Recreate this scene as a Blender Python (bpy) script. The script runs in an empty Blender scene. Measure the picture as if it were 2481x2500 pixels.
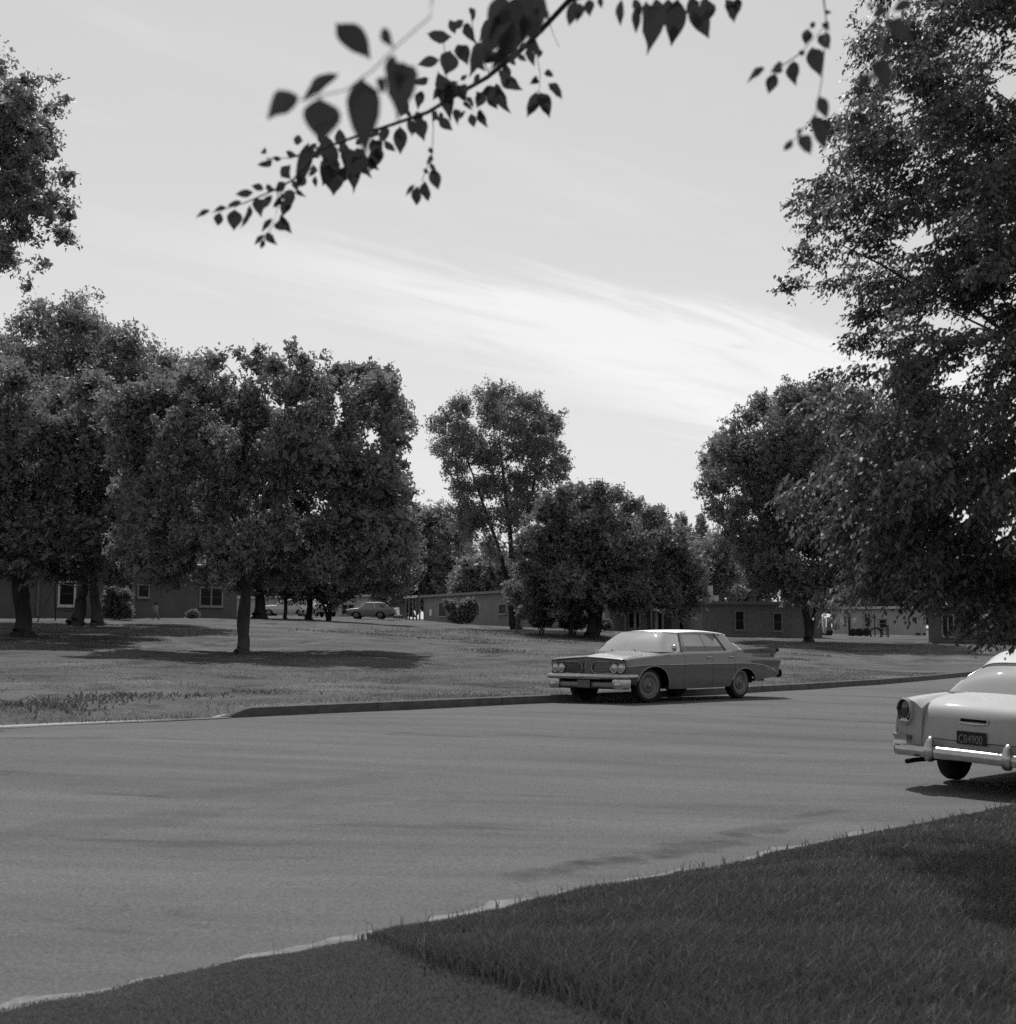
import bpy, bmesh, math, random
import numpy as np
from mathutils import Vector, Matrix

random.seed(7)
RNG = np.random.default_rng(11)
scene = bpy.context.scene
COL = scene.collection
R = math.radians

# ------------------------------------------------------------------ camera
FPX = 3450.0                      # focal length in photograph pixels (2481 x 2500)
CAM_H = 1.645
PITCH = math.atan(320 / FPX)
cam_data = bpy.data.cameras.new('camera')
cam_data.sensor_fit = 'HORIZONTAL'
cam_data.sensor_width = 56.0
cam_data.lens = 56.0 * FPX / 2481.0
cam_data.clip_start = 0.05
cam_data.clip_end = 6000
cam_data.dof.use_dof = True
cam_data.dof.focus_distance = 25.0
cam_data.dof.aperture_fstop = 5.6
cam = bpy.data.objects.new('camera', cam_data)
COL.objects.link(cam)
cam.location = (0, 0, CAM_H)
cam.rotation_euler = (math.pi / 2 + PITCH, 0, 0)
scene.camera = cam

# ------------------------------------------------------------------ sky, sun, exposure
SUN_AZ, SUN_EL = R(-9), R(57)     # azimuth from +Y towards +X
sun_dir = Vector((math.sin(SUN_AZ) * math.cos(SUN_EL), math.cos(SUN_AZ) * math.cos(SUN_EL), math.sin(SUN_EL)))
world = bpy.data.worlds.new('World')
scene.world = world
world.use_nodes = True
wt = world.node_tree
for n_ in list(wt.nodes): wt.nodes.remove(n_)
def wn(t, **kw):
    n = wt.nodes.new(t)
    for k, v in kw.items(): setattr(n, k, v)
    return n
def wmath(op, a, b=None, clamp=False):
    n = wn('ShaderNodeMath', operation=op); n.use_clamp = clamp
    for i, x in enumerate((a, b)):
        if x is None: continue
        if isinstance(x, (int, float)): n.inputs[i].default_value = x
        else: wt.links.new(x, n.inputs[i])
    return n.outputs[0]
def wramp(x, lo, hi):
    n = wn('ShaderNodeMapRange', interpolation_type='SMOOTHERSTEP')
    n.inputs['From Min'].default_value = lo; n.inputs['From Max'].default_value = hi
    wt.links.new(x, n.inputs['Value'])
    return n.outputs['Result']
w_out = wn('ShaderNodeOutputWorld'); w_bg = wn('ShaderNodeBackground')
w_sky = wn('ShaderNodeTexSky', sky_type='NISHITA')
w_sky.sun_disc = False
w_sky.sun_elevation = SUN_EL
w_sky.sun_rotation = SUN_AZ
w_sky.air_density = 1.5; w_sky.dust_density = 0.5; w_sky.ozone_density = 1.0
# black and white film: the sky is recorded by its blue and green light
w_sep = wn('ShaderNodeSeparateColor')
wt.links.new(w_sky.outputs[0], w_sep.inputs[0])
lum = wmath('ADD', wmath('ADD', wmath('MULTIPLY', w_sep.outputs[0], 0.15), wmath('MULTIPLY', w_sep.outputs[1], 0.35)), wmath('MULTIPLY', w_sep.outputs[2], 0.5))
lum = wmath('MULTIPLY', wmath('POWER', lum, 0.58), 1.48)
# cirrus laid on a plane high above
w_tc = wn('ShaderNodeTexCoord'); w_xyz = wn('ShaderNodeSeparateXYZ')
wt.links.new(w_tc.outputs['Generated'], w_xyz.inputs[0])
zz = wmath('MAXIMUM', w_xyz.outputs[2], 0.03)
cu = wmath('DIVIDE', w_xyz.outputs[0], zz); cv = wmath('DIVIDE', w_xyz.outputs[1], zz)
c_a = wmath('ADD', wmath('MULTIPLY', cu, 0.66), wmath('MULTIPLY', cv, 0.75))
c_b = wmath('ADD', wmath('MULTIPLY', cu, -0.75), wmath('MULTIPLY', cv, 0.66))
def wnoise(a, ka, b, kb, scale, detail, rough, dist, off=0.0):
    cmb = wn('ShaderNodeCombineXYZ')
    wt.links.new(wmath('MULTIPLY', a, ka), cmb.inputs[0]); wt.links.new(wmath('MULTIPLY', b, kb), cmb.inputs[1])
    cmb.inputs[2].default_value = off
    n = wn('ShaderNodeTexNoise'); n.inputs['Scale'].default_value = scale; n.inputs['Detail'].default_value = detail
    n.inputs['Roughness'].default_value = rough * .9; n.inputs['Distortion'].default_value = dist
    wt.links.new(cmb.outputs[0], n.inputs['Vector'])
    return n.outputs['Fac']
streak = wnoise(c_a, 0.55, c_b, 2.6, 1.0, 9, 0.58, 1.1, 3.3)
big = wnoise(c_a, 0.35, c_b, 0.9, 1.0, 3, 0.5, 0.4, 8.1)
ripple = wnoise(c_a, 3.0, c_b, 9.0, 1.0, 5, 0.55, 0.5, 1.7)
wisp = wnoise(c_a, 0.8, c_b, 4.2, 1.0, 10, 0.62, 1.8, 5.5)
bw = wmath('ADD', wmath('ADD', c_b, wmath('MULTIPLY', wmath('SUBTRACT', streak, 0.5), 1.0)), wmath('MULTIPLY', wmath('SUBTRACT', wisp, 0.5), 0.75))
b_up = wmath('SUBTRACT', bw, wmath('SUBTRACT', 3.45, wmath('MULTIPLY', c_a, 0.36)))
b_lo = wmath('SUBTRACT', wmath('ADD', 2.75, wmath('MULTIPLY', c_a, 0.2)), bw)
band = wmath('MULTIPLY', wramp(b_up, -0.15, 0.55), wramp(b_lo, -0.15, 0.7))
gain = wmath('MULTIPLY', wramp(c_a, -0.6, 1.5), wmath('ADD', wmath('MULTIPLY', wramp(streak, 0.1, 0.6), 0.75), wmath('MULTIPLY', wramp(wisp, 0.3, 0.68), 0.3)))
cl = wmath('MULTIPLY', band, gain)
thin = wmath('MULTIPLY', wramp(streak, 0.5, 0.85), wramp(big, 0.42, 0.7))
rip = wmath('MULTIPLY', wmath('MULTIPLY', wramp(ripple, 0.52, 0.75), wramp(big, 0.3, 0.6)), 0.35)
veil = wmath('MULTIPLY', wmath('SUBTRACT', 1.0, wramp(w_xyz.outputs[2], 0.0, 0.40)), 0.36)
cl = wmath('ADD', cl, veil)
cloud = wmath('ADD', cl, wmath('ADD', wmath('MULTIPLY', thin, 0.35), wmath('MULTIPLY', rip, 0.25)), True)
up = wramp(w_xyz.outputs[2], 0.02, 0.12)
c_lum = wmath('MULTIPLY', cloud, 1.35)
tot = wmath('ADD', lum, c_lum)
w_cmb = wn('ShaderNodeCombineColor')
for i in range(3): wt.links.new(tot, w_cmb.inputs[i])
wt.links.new(w_cmb.outputs[0], w_bg.inputs['Color'])
w_bg.inputs['Strength'].default_value = 0.15
wt.links.new(w_bg.outputs[0], w_out.inputs['Surface'])

sun_data = bpy.data.lights.new('sun', 'SUN')
sun_data.energy = 4.3
sun_data.angle = R(0.53)
sun_data.color = (1, 1, 1)        # black and white photograph
sun = bpy.data.objects.new('sun', sun_data)
COL.objects.link(sun)
sun.rotation_euler = sun_dir.to_track_quat('Z', 'Y').to_euler()
sun.location = (0, 20, 60)

vs = scene.view_settings
vs.view_transform = 'Standard'; vs.look = 'None'; vs.gamma = 1.0; vs.exposure = 0.0
vs.use_curve_mapping = False
scene.render.engine = 'CYCLES'
cy = scene.cycles
cy.use_denoising = False
try: cy.denoiser = 'OPENIMAGEDENOISE'
except Exception: pass
cy.max_bounces = 6; cy.diffuse_bounces = 3; cy.glossy_bounces = 3; cy.transparent_max_bounces = 12
cy.transmission_bounces = 4
cy.caustics_reflective = False; cy.caustics_refractive = False
cy.sample_clamp_indirect = 4.0
cy.use_adaptive_sampling = True; cy.adaptive_threshold = 0.02
scene.render.film_transparent = False

# ------------------------------------------------------------------ picture rays
_cf = np.array([0, math.cos(PITCH), math.sin(PITCH)]); _cu = np.array([0, -math.sin(PITCH), math.cos(PITCH)])
def ray(px, py):
    return _cf + np.array([1.0, 0, 0]) * (px - 1240.5) / FPX + _cu * (1250.0 - py) / FPX
CAM = np.array([0, 0, CAM_H])
def at(px, py, d):
    """world point that lies d metres ahead of the camera on the ray of a photograph pixel"""
    v = ray(px, py); return CAM + v * (d / v[1])
def gnd(px, py, z=0.0):
    v = ray(px, py); return CAM + v * ((z - CAM_H) / v[2])

# ------------------------------------------------------------------ materials (all greys: a black and white photograph)
MATS = {}
def mat(name, col, rough=0.7, spec=0.3, metal=0.0, var=0.0, vscale=3.0, bump=0.0, bscale=30.0, coat=0.0, trans=0.0, stretch=None, coords='Object', detail=6):
    if name in MATS: return MATS[name]
    m = bpy.data.materials.new(name); m.use_nodes = True; MATS[name] = m
    nt = m.node_tree; b = nt.nodes['Principled BSDF']
    b.inputs['Base Color'].default_value = (col, col, col, 1)
    b.inputs['Roughness'].default_value = rough
    b.inputs['Specular IOR Level'].default_value = spec
    b.inputs['Metallic'].default_value = metal
    b.inputs['Coat Weight'].default_value = coat
    b.inputs['Coat Roughness'].default_value = 0.06
    tc = nt.nodes.new('ShaderNodeTexCoord')
    vec = tc.outputs[coords]
    if stretch:
        mp = nt.nodes.new('ShaderNodeMapping'); mp.inputs['Scale'].default_value = stretch
        nt.links.new(vec, mp.inputs['Vector']); vec = mp.outputs['Vector']
    if var > 0:
        n = nt.nodes.new('ShaderNodeTexNoise'); n.inputs['Scale'].default_value = vscale; n.inputs['Detail'].default_value = detail
        nt.links.new(vec, n.inputs['Vector'])
        mr = nt.nodes.new('ShaderNodeMapRange')
        mr.inputs['From Min'].default_value = 0.3; mr.inputs['From Max'].default_value = 0.7
        mr.inputs['To Min'].default_value = col * (1 - var); mr.inputs['To Max'].default_value = col * (1 + var)
        nt.links.new(n.outputs['Fac'], mr.inputs['Value'])
        nt.links.new(mr.outputs['Result'], b.inputs['Base Color'])
    if bump > 0:
        n = nt.nodes.new('ShaderNodeTexNoise'); n.inputs['Scale'].default_value = bscale; n.inputs['Detail'].default_value = 8
        nt.links.new(vec, n.inputs['Vector'])
        bp = nt.nodes.new('ShaderNodeBump'); bp.inputs['Strength'].default_value = bump; bp.inputs['Distance'].default_value = 0.05
        nt.links.new(n.outputs['Fac'], bp.inputs['Height']); nt.links.new(bp.outputs['Normal'], b.inputs['Normal'])
    return m
def leaf_mat(name, col, trans, rough=0.45, spec=0.35, var=0.35, vscale=1.5):
    """two-sided leaf: reflected light, light passing through, a soft sheen"""
    if name in MATS: return MATS[name]
    m = bpy.data.materials.new(name); m.use_nodes = True; MATS[name] = m
    nt = m.node_tree; b = nt.nodes['Principled BSDF']; out = nt.nodes['Material Output']
    b.inputs['Roughness'].default_value = rough; b.inputs['Specular IOR Level'].default_value = spec
    geo = nt.nodes.new('ShaderNodeNewGeometry')
    mr = nt.nodes.new('ShaderNodeMapRange')
    mr.inputs['To Min'].default_value = col * (1 - var); mr.inputs['To Max'].default_value = col * (1 + var)
    nt.links.new(geo.outputs['Random Per Island'], mr.inputs['Value'])
    nt.links.new(mr.outputs['Result'], b.inputs['Base Color'])
    tr = nt.nodes.new('ShaderNodeBsdfTranslucent'); tr.inputs['Color'].default_value = (trans, trans, trans, 1)
    ad = nt.nodes.new('ShaderNodeAddShader')
    nt.links.new(b.outputs[0], ad.inputs[0]); nt.links.new(tr.outputs[0], ad.inputs[1])
    nt.links.new(ad.outputs[0], out.inputs['Surface'])
    return m
def glass_mat(name, tint=0.5, refl=0.35, rough=0.03):
    if name in MATS: return MATS[name]
    m = bpy.data.materials.new(name); m.use_nodes = True; MATS[name] = m
    nt = m.node_tree; out = nt.nodes['Material Output']
    nt.nodes.remove(nt.nodes['Principled BSDF'])
    t = nt.nodes.new('ShaderNodeBsdfTransparent'); t.inputs['Color'].default_value = (tint, tint, tint, 1)
    g = nt.nodes.new('ShaderNodeBsdfGlossy'); g.inputs['Roughness'].default_value = rough; g.inputs['Color'].default_value = (.95, .95, .95, 1)
    lw = nt.nodes.new('ShaderNodeLayerWeight'); lw.inputs['Blend'].default_value = 0.35
    mr = nt.nodes.new('ShaderNodeMapRange'); mr.inputs['To Min'].default_value = refl; mr.inputs['To Max'].default_value = 0.95
    nt.links.new(lw.outputs['Fresnel'], mr.inputs['Value'])
    mx = nt.nodes.new('ShaderNodeMixShader')
    nt.links.new(mr.outputs['Result'], mx.inputs['Fac']); nt.links.new(t.outputs[0], mx.inputs[1]); nt.links.new(g.outputs[0], mx.inputs[2])
    nt.links.new(mx.outputs[0], out.inputs['Surface'])
    return m

# ------------------------------------------------------------------ mesh builder and scene bookkeeping
def tag(o, label=None, cat=None, group=None, kind=None):
    if label: o['label'] = label
    if cat: o['category'] = cat
    if group: o['group'] = group
    if kind: o['kind'] = kind
    return o
def empty(name, loc=(0, 0, 0), rz=0.0, label=None, cat=None, group=None):
    o = bpy.data.objects.new(name, None); COL.objects.link(o)
    o.empty_display_size = 0.2
    o.location = loc; o.rotation_euler = (0, 0, rz)
    return tag(o, label, cat, group)
def link_mesh(name, me, material, parent=None, kind=None):
    o = bpy.data.objects.new(name, me); COL.objects.link(o)
    if material is not None and not me.materials: me.materials.append(material)
    if parent is not None: o.parent = parent
    if kind: o['kind'] = kind
    return o
def np_mesh(name, V, Fq, smooth=False):
    """fast mesh from arrays; Fq is (n,3) or (n,4)"""
    me = bpy.data.meshes.new(name)
    V = np.asarray(V, dtype=np.float32); Fq = np.asarray(Fq, dtype=np.int32)
    k = Fq.shape[1]; nf = Fq.shape[0]
    me.vertices.add(len(V)); me.vertices.foreach_set('co', V.ravel())
    me.loops.add(nf * k); me.loops.foreach_set('vertex_index', Fq.ravel())
    me.polygons.add(nf)
    me.polygons.foreach_set('loop_start', np.arange(0, nf * k, k, dtype=np.int32))
    me.polygons.foreach_set('loop_total', np.full(nf, k, dtype=np.int32))
    if smooth: me.polygons.foreach_set('use_smooth', np.ones(nf, dtype=bool))
    me.update(); me.validate()
    return me
class MB:
    def __init__(s): s.v = []; s.f = []
    def add(s, V, Fs):
        o = len(s.v); s.v += [tuple(map(float, p)) for p in V]; s.f += [tuple(o + i for i in f) for f in Fs]; return s
    def box(s, c, size, rz=0.0, M=None):
        hx, hy, hz = size[0] / 2, size[1] / 2, size[2] / 2
        V = [Vector((x, y, z)) for x in (-hx, hx) for y in (-hy, hy) for z in (-hz, hz)]
        m = M if M is not None else Matrix.Rotation(rz, 3, 'Z')
        V = [m @ p + Vector(c) for p in V]
        return s.add(V, [(0, 1, 3, 2), (4, 6, 7, 5), (0, 4, 5, 1), (2, 3, 7, 6), (0, 2, 6, 4), (1, 5, 7, 3)])
    def tube(s, path, rad, n=8, cap=True, flat=None):
        P = [Vector(p) for p in path]
        if isinstance(rad, (int, float)): rad = [rad] * len(P)
        V = []; up = Vector((0.13, 0.21, 1)).normalized()
        for i, p in enumerate(P):
            t = (P[min(i + 1, len(P) - 1)] - P[max(i - 1, 0)]).normalized()
            u = up if abs(t.dot(up)) < 0.95 else Vector((1, 0.1, 0)).normalized()
            a = t.cross(u).normalized(); b = t.cross(a).normalized()
            for k in range(n):
                q = 2 * math.pi * k / n
                V.append(p + a * math.cos(q) * rad[i] + b * math.sin(q) * rad[i] * (flat or 1))
        Fs = [(i * n + k, i * n + (k + 1) % n, (i + 1) * n + (k + 1) % n, (i + 1) * n + k) for i in range(len(P) - 1) for k in range(n)]
        if cap: Fs += [tuple(range(n))[::-1], tuple((len(P) - 1) * n + k for k in range(n))]
        return s.add(V, Fs)
    def lathe(s, prof, n=24, M=None, cap=True):
        """prof: (radius, height) pairs about local Z; M: 4x4"""
        M = M or Matrix(); V = []
        for r, h in prof:
            for k in range(n):
                q = 2 * math.pi * k / n; V.append(M @ Vector((r * math.cos(q), r * math.sin(q), h)))
        m = len(prof)
        Fs = [(i * n + k, i * n + (k + 1) % n, (i + 1) * n + (k + 1) % n, (i + 1) * n + k) for i in range(m - 1) for k in range(n)]
        if cap: Fs += [tuple(range(n))[::-1], tuple((m - 1) * n + k for k in range(n))]
        return s.add(V, Fs)
    def grid(s, G, flip=False):
        a, b = len(G), len(G[0]); V = [p for r in G for p in r]
        Fs = [(i * b + j, i * b + j + 1, (i + 1) * b + j + 1, (i + 1) * b + j) for i in range(a - 1) for j in range(b - 1)]
        if flip: Fs = [f[::-1] for f in Fs]
        return s.add(V, Fs)
    def prism(s, poly, vec):
        n = len(poly); v = Vector(vec); V = [Vector(p) for p in poly] + [Vector(p) + v for p in poly]
        return s.add(V, [tuple(range(n))[::-1], tuple(range(n, 2 * n))] + [(i, (i + 1) % n, n + (i + 1) % n, n + i) for i in range(n)])
    def build(s, name, material, parent=None, smooth=None, kind=None, bevel=0.0, solid=0.0):
        me = bpy.data.meshes.new(name); me.from_pydata(s.v, [], s.f); me.update()
        if bevel > 0 or solid > 0:
            bm = bmesh.new(); bm.from_mesh(me)
            if solid > 0: bmesh.ops.solidify(bm, geom=bm.faces[:], thickness=solid)
            if bevel > 0:
                bmesh.ops.recalc_face_normals(bm, faces=bm.faces[:])
                bmesh.ops.bevel(bm, geom=bm.edges[:], offset=bevel, segments=2, affect='EDGES', clamp_overlap=True)
            bm.to_mesh(me); bm.free()
        if smooth is not None:
            me.polygons.foreach_set('use_smooth', np.ones(len(me.polygons), dtype=bool))
            try: me.set_sharp_from_angle(angle=R(smooth))
            except Exception: pass
        return link_mesh(name, me, material, parent, kind)
def pchip(xs, ys, x):
    """monotone cubic interpolation; ys may have several columns"""
    xs = np.asarray(xs, float); ys = np.asarray(ys, float)
    if ys.ndim == 1: return pchip(xs, ys[:, None], x)[:, 0]
    h = np.diff(xs)[:, None]; dl = np.diff(ys, axis=0) / h
    m = np.zeros_like(ys); m[0] = dl[0]; m[-1] = dl[-1]
    for i in range(1, len(xs) - 1):
        ok = dl[i - 1] * dl[i] > 0
        w1 = 2 * h[i] + h[i - 1]; w2 = h[i] + 2 * h[i - 1]
        with np.errstate(divide='ignore', invalid='ignore'):
            hm = (w1 + w2) / (w1 / dl[i - 1] + w2 / dl[i])
        m[i] = np.where(ok, hm, 0)
    x = np.clip(np.asarray(x, float), xs[0], xs[-1])
    k = np.clip(np.searchsorted(xs, x, side='right') - 1, 0, len(xs) - 2)
    t = ((x - xs[k]) / h[k, 0])[:, None]; hk = h[k]
    return (2 * t**3 - 3 * t**2 + 1) * ys[k] + (t**3 - 2 * t**2 + t) * hk * m[k] + (-2 * t**3 + 3 * t**2) * ys[k + 1] + (t**3 - t**2) * hk * m[k + 1]
# ------------------------------------------------------------------ lie of the land
PHI = R(43)
RU = np.array([math.sin(PHI), math.cos(PHI)]); RN = np.array([-math.cos(PHI), math.sin(PHI)])
def bend(s):
    s = np.asarray(s, float); q = np.clip(s - 22, 0, 22)
    return 0.0058 * q * q + np.clip(s - 44, 0, None) * 0.2552
def wp(s, p):
    """road coordinates (along, across) to world x, y"""
    s = np.asarray(s, float); p = np.asarray(p, float) + bend(s)
    return s * RU[0] + p * RN[0], s * RU[1] + p * RN[1]
P_NEAR, P_KERB = 6.08, 18.75
def road_z(p):
    return pchip([-60, 6.2, 7.2, 8.0, 10, 13, 15.5, 17, 18.75, 30], [0, 0, .028, .055, .145, .305, .42, .468, .455, .45], np.atleast_1d(p))
def edge_h(s):
    t = np.clip((np.asarray(s, float) - 13.35) / 0.75, 0, 1); return 0.155 * t * t * (3 - 2 * t)
KZ = 0.455
_cp = [(-9.4, 50, 1.36), (-19.6, 57, 1.92), (-29, 82, 3.1), (-14.6, 88, 3.12), (-9, 138, 3.9), (-11, 115, 3.5), (0.3, 125, 3.05), (13.6, 100, 2.25), (21.5, 97, 1.9),
       (31, 92, 1.68), (0, 42, .95), (8, 60, 1.25), (-24, 40, 1.25), (-15, 33, .95), (60, 110, 1.5), (-70, 90, 3.6), (0, 190, 4.6), (-80, 180, 5), (90, 180, 2.5),
       (20, 150, 3.2), (40, 70, 1.2), (5, 75, 1.6), (-5, 95, 2.6)]
for _s in np.arange(-30, 75, 6):
    _x, _y = wp(_s, P_KERB); _cp.append((float(_x), float(_y), 0.58))
    _x, _y = wp(_s, P_KERB + 4); _cp.append((float(_x), float(_y), 0.70))
_cp = np.array(_cp)
def _tk(r2): return np.where(r2 > 0, 0.5 * r2 * np.log(np.maximum(r2, 1e-9)), 0)
def _tps_fit(P, z, lam):
    n = len(P); d2 = ((P[:, None] - P[None]) ** 2).sum(-1)
    A = np.zeros((n + 3, n + 3)); A[:n, :n] = _tk(d2) + lam * np.eye(n); A[:n, n] = 1; A[:n, n + 1:] = P; A[n, :n] = 1; A[n + 1:, :n] = P.T
    return np.linalg.solve(A, np.concatenate([z, np.zeros(3)]))
_tw = _tps_fit(_cp[:, :2] / 50, _cp[:, 2], 0.02)
def tps(x, y):
    x = np.clip(np.atleast_1d(np.asarray(x, float)), -130, 130); y = np.clip(np.atleast_1d(np.asarray(y, float)), -40, 230)
    P = np.stack([x, y], -1) / 50; C = _cp[:, :2] / 50; n = len(C)
    out = np.zeros(len(P))
    for i in range(0, len(P), 4000):
        q = P[i:i + 4000]; d2 = ((q[:, None] - C[None]) ** 2).sum(-1)
        out[i:i + 4000] = _tk(d2) @ _tw[:n] + _tw[n] + q @ _tw[n + 1:]
    return out
def s_of(x, y): return x * RU[0] + y * RU[1]
def q_of(x, y):
    s = s_of(x, y); return x * RN[0] + y * RN[1] - bend(s) - P_KERB
_nz = [(RNG.uniform(-1, 1, 2) * k, RNG.uniform(0, 6.28), a) for k, a in [(.15, .05), (.3, .05), (.6, .035), (1.1, .025), (1.9, .014), (3.1, .008)] for _ in range(3)]
def bumps(x, y):
    z = 0
    for k, ph, a in _nz: z = z + .4 * a * np.sin(x * k[0] * 2 + y * k[1] * 2 + ph)
    return z
def far_z(x, y):
    """height of the lawn across the road"""
    x = np.atleast_1d(np.asarray(x, float)); y = np.atleast_1d(np.asarray(y, float))
    s = s_of(x, y); q = np.maximum(q_of(x, y), 0)
    ex, ey = wp(s, P_KERB)
    e = KZ + edge_h(s) + 0.005
    base = tps(x, y) + bumps(x, y) * np.clip(q / 6, 0, 1)
    bank = 0.16 * np.exp(-((q - 2.2) / 1.6) ** 2) * np.clip((13.5 - s) / 3, 0, 1)      # the rough bank left of the kerb
    w = np.exp(-(q / 2.2) ** 1.5)
    return base * (1 - w) + e * w + bank

# ------------------------------------------------------------------ ground materials
def ground_mat(name, stops, scale, fine, bump, bdist=0.02, stretch=None, rough=0.95):
    m = bpy.data.materials.new(name); m.use_nodes = True; nt = m.node_tree; b = nt.nodes['Principled BSDF']
    b.inputs['Roughness'].default_value = rough; b.inputs['Specular IOR Level'].default_value = 0.15
    tc = nt.nodes.new('ShaderNodeTexCoord'); vec = tc.outputs['Object']
    vs_ = vec
    if stretch:
        mp = nt.nodes.new('ShaderNodeMapping'); mp.inputs['Rotation'].default_value = (0, 0, stretch[0]); mp.inputs['Scale'].default_value = stretch[1]
        nt.links.new(vec, mp.inputs['Vector']); vs_ = mp.outputs['Vector']
    n1 = nt.nodes.new('ShaderNodeTexNoise'); n1.inputs['Scale'].default_value = scale; n1.inputs['Detail'].default_value = 7; n1.inputs['Roughness'].default_value = .62
    nt.links.new(vs_, n1.inputs['Vector'])
    cr = nt.nodes.new('ShaderNodeValToRGB')
    el = cr.color_ramp.elements
    while len(el) < len(stops): el.new(0.5)
    for e, (p, c) in zip(el, stops): e.position = p; e.color = (c, c, c, 1)
    nt.links.new(n1.outputs['Fac'], cr.inputs[0])
    n2 = nt.nodes.new('ShaderNodeTexNoise'); n2.inputs['Scale'].default_value = fine; n2.inputs['Detail'].default_value = 5; n2.inputs['Roughness'].default_value = .7
    nt.links.new(vec, n2.inputs['Vector'])
    mr = nt.nodes.new('ShaderNodeMapRange'); mr.inputs['From Min'].default_value = .3; mr.inputs['From Max'].default_value = .7
    mr.inputs['To Min'].default_value = .62; mr.inputs['To Max'].default_value = 1.38
    nt.links.new(n2.outputs['Fac'], mr.inputs['Value'])
    mx = nt.nodes.new('ShaderNodeVectorMath'); mx.operation = 'SCALE'
    nt.links.new(cr.outputs[0], mx.inputs[0]); nt.links.new(mr.outputs[0], mx.inputs['Scale'])
    nt.links.new(mx.outputs[0], b.inputs['Base Color'])
    bp = nt.nodes.new('ShaderNodeBump'); bp.inputs['Strength'].default_value = bump; bp.inputs['Distance'].default_value = bdist
    nt.links.new(n2.outputs['Fac'], bp.inputs['Height']); nt.links.new(bp.outputs[0], b.inputs['Normal'])
    return m, nt, b, mx, vec
m_road, rnt, rb, rmx, rvec = ground_mat('worn_asphalt', [(.25, .076), (.45, .099), (.6, .112), (.8, .13)], .55, 38, .5, .012, (R(-47) + 0, (.30, 2.2, 1)))
# oil stains, patches and wheel-worn bands on the asphalt
def road_layer(scale, stretch, lo, hi, k, prev, off):
    mp = rnt.nodes.new('ShaderNodeMapping'); mp.inputs['Rotation'].default_value = (0, 0, R(-47)); mp.inputs['Scale'].default_value = stretch; mp.inputs['Location'].default_value = off
    rnt.links.new(rvec, mp.inputs['Vector'])
    n = rnt.nodes.new('ShaderNodeTexNoise'); n.inputs['Scale'].default_value = scale; n.inputs['Detail'].default_value = 4; n.inputs['Roughness'].default_value = .55
    rnt.links.new(mp.outputs[0], n.inputs['Vector'])
    r = rnt.nodes.new('ShaderNodeMapRange'); r.interpolation_type = 'SMOOTHSTEP'
    r.inputs['From Min'].default_value = lo; r.inputs['From Max'].default_value = hi; r.inputs['To Min'].default_value = 1; r.inputs['To Max'].default_value = k
    rnt.links.new(n.outputs['Fac'], r.inputs['Value'])
    v = rnt.nodes.new('ShaderNodeVectorMath'); v.operation = 'SCALE'
    rnt.links.new(prev, v.inputs[0]); rnt.links.new(r.outputs[0], v.inputs['Scale'])
    return v.outputs[0]
_g = rnt.nodes.new('ShaderNodeTexNoise'); _g.inputs['Scale'].default_value = 130; _g.inputs['Detail'].default_value = 3; rnt.links.new(rvec, _g.inputs['Vector'])
_gr = rnt.nodes.new('ShaderNodeMapRange'); _gr.inputs['From Min'].default_value = .3; _gr.inputs['From Max'].default_value = .7; _gr.inputs['To Min'].default_value = .68; _gr.inputs['To Max'].default_value = 1.32; rnt.links.new(_g.outputs['Fac'], _gr.inputs['Value'])
_gs = rnt.nodes.new('ShaderNodeVectorMath'); _gs.operation = 'SCALE'; rnt.links.new(rmx.outputs[0], _gs.inputs[0]); rnt.links.new(_gr.outputs[0], _gs.inputs['Scale'])
# fine cracks, only in some places
_w = rnt.nodes.new('ShaderNodeTexNoise'); _w.inputs['Scale'].default_value = 1.4; _w.inputs['Detail'].default_value = 5; rnt.links.new(rvec, _w.inputs['Vector'])
_wa = rnt.nodes.new('ShaderNodeVectorMath'); _wa.operation = 'MULTIPLY_ADD'; rnt.links.new(_w.outputs['Color'], _wa.inputs[0]); _wa.inputs[1].default_value = (.7, .7, 0); rnt.links.new(rvec, _wa.inputs[2])
_vo = rnt.nodes.new('ShaderNodeTexVoronoi'); _vo.feature = 'DISTANCE_TO_EDGE'; _vo.inputs['Scale'].default_value = .16; rnt.links.new(_wa.outputs[0], _vo.inputs['Vector'])
_vr = rnt.nodes.new('ShaderNodeMapRange'); _vr.inputs['From Min'].default_value = .002; _vr.inputs['From Max'].default_value = .006; _vr.inputs['To Min'].default_value = .94; _vr.inputs['To Max'].default_value = 1; rnt.links.new(_vo.outputs['Distance'], _vr.inputs['Value'])
_vs = rnt.nodes.new('ShaderNodeVectorMath'); _vs.operation = 'SCALE'; rnt.links.new(_gs.outputs[0], _vs.inputs[0]); rnt.links.new(_vr.outputs[0], _vs.inputs['Scale'])
o_ = road_layer(.9, (.10, .75, 1), .50, .68, .84, _vs.outputs[0], (3, 1, 0))
o_ = road_layer(.7, (.35, 1.6, 1), .63, .70, .70, o_, (9, 4, 2))
o_ = road_layer(.5, (.05, 1.9, 1), .56, .72, 1.13, o_, (1, 7, 5))
o_ = road_layer(1.3, (.9, 1.0, 1), .66, .74, .82, o_, (5, 5, 1))
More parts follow.
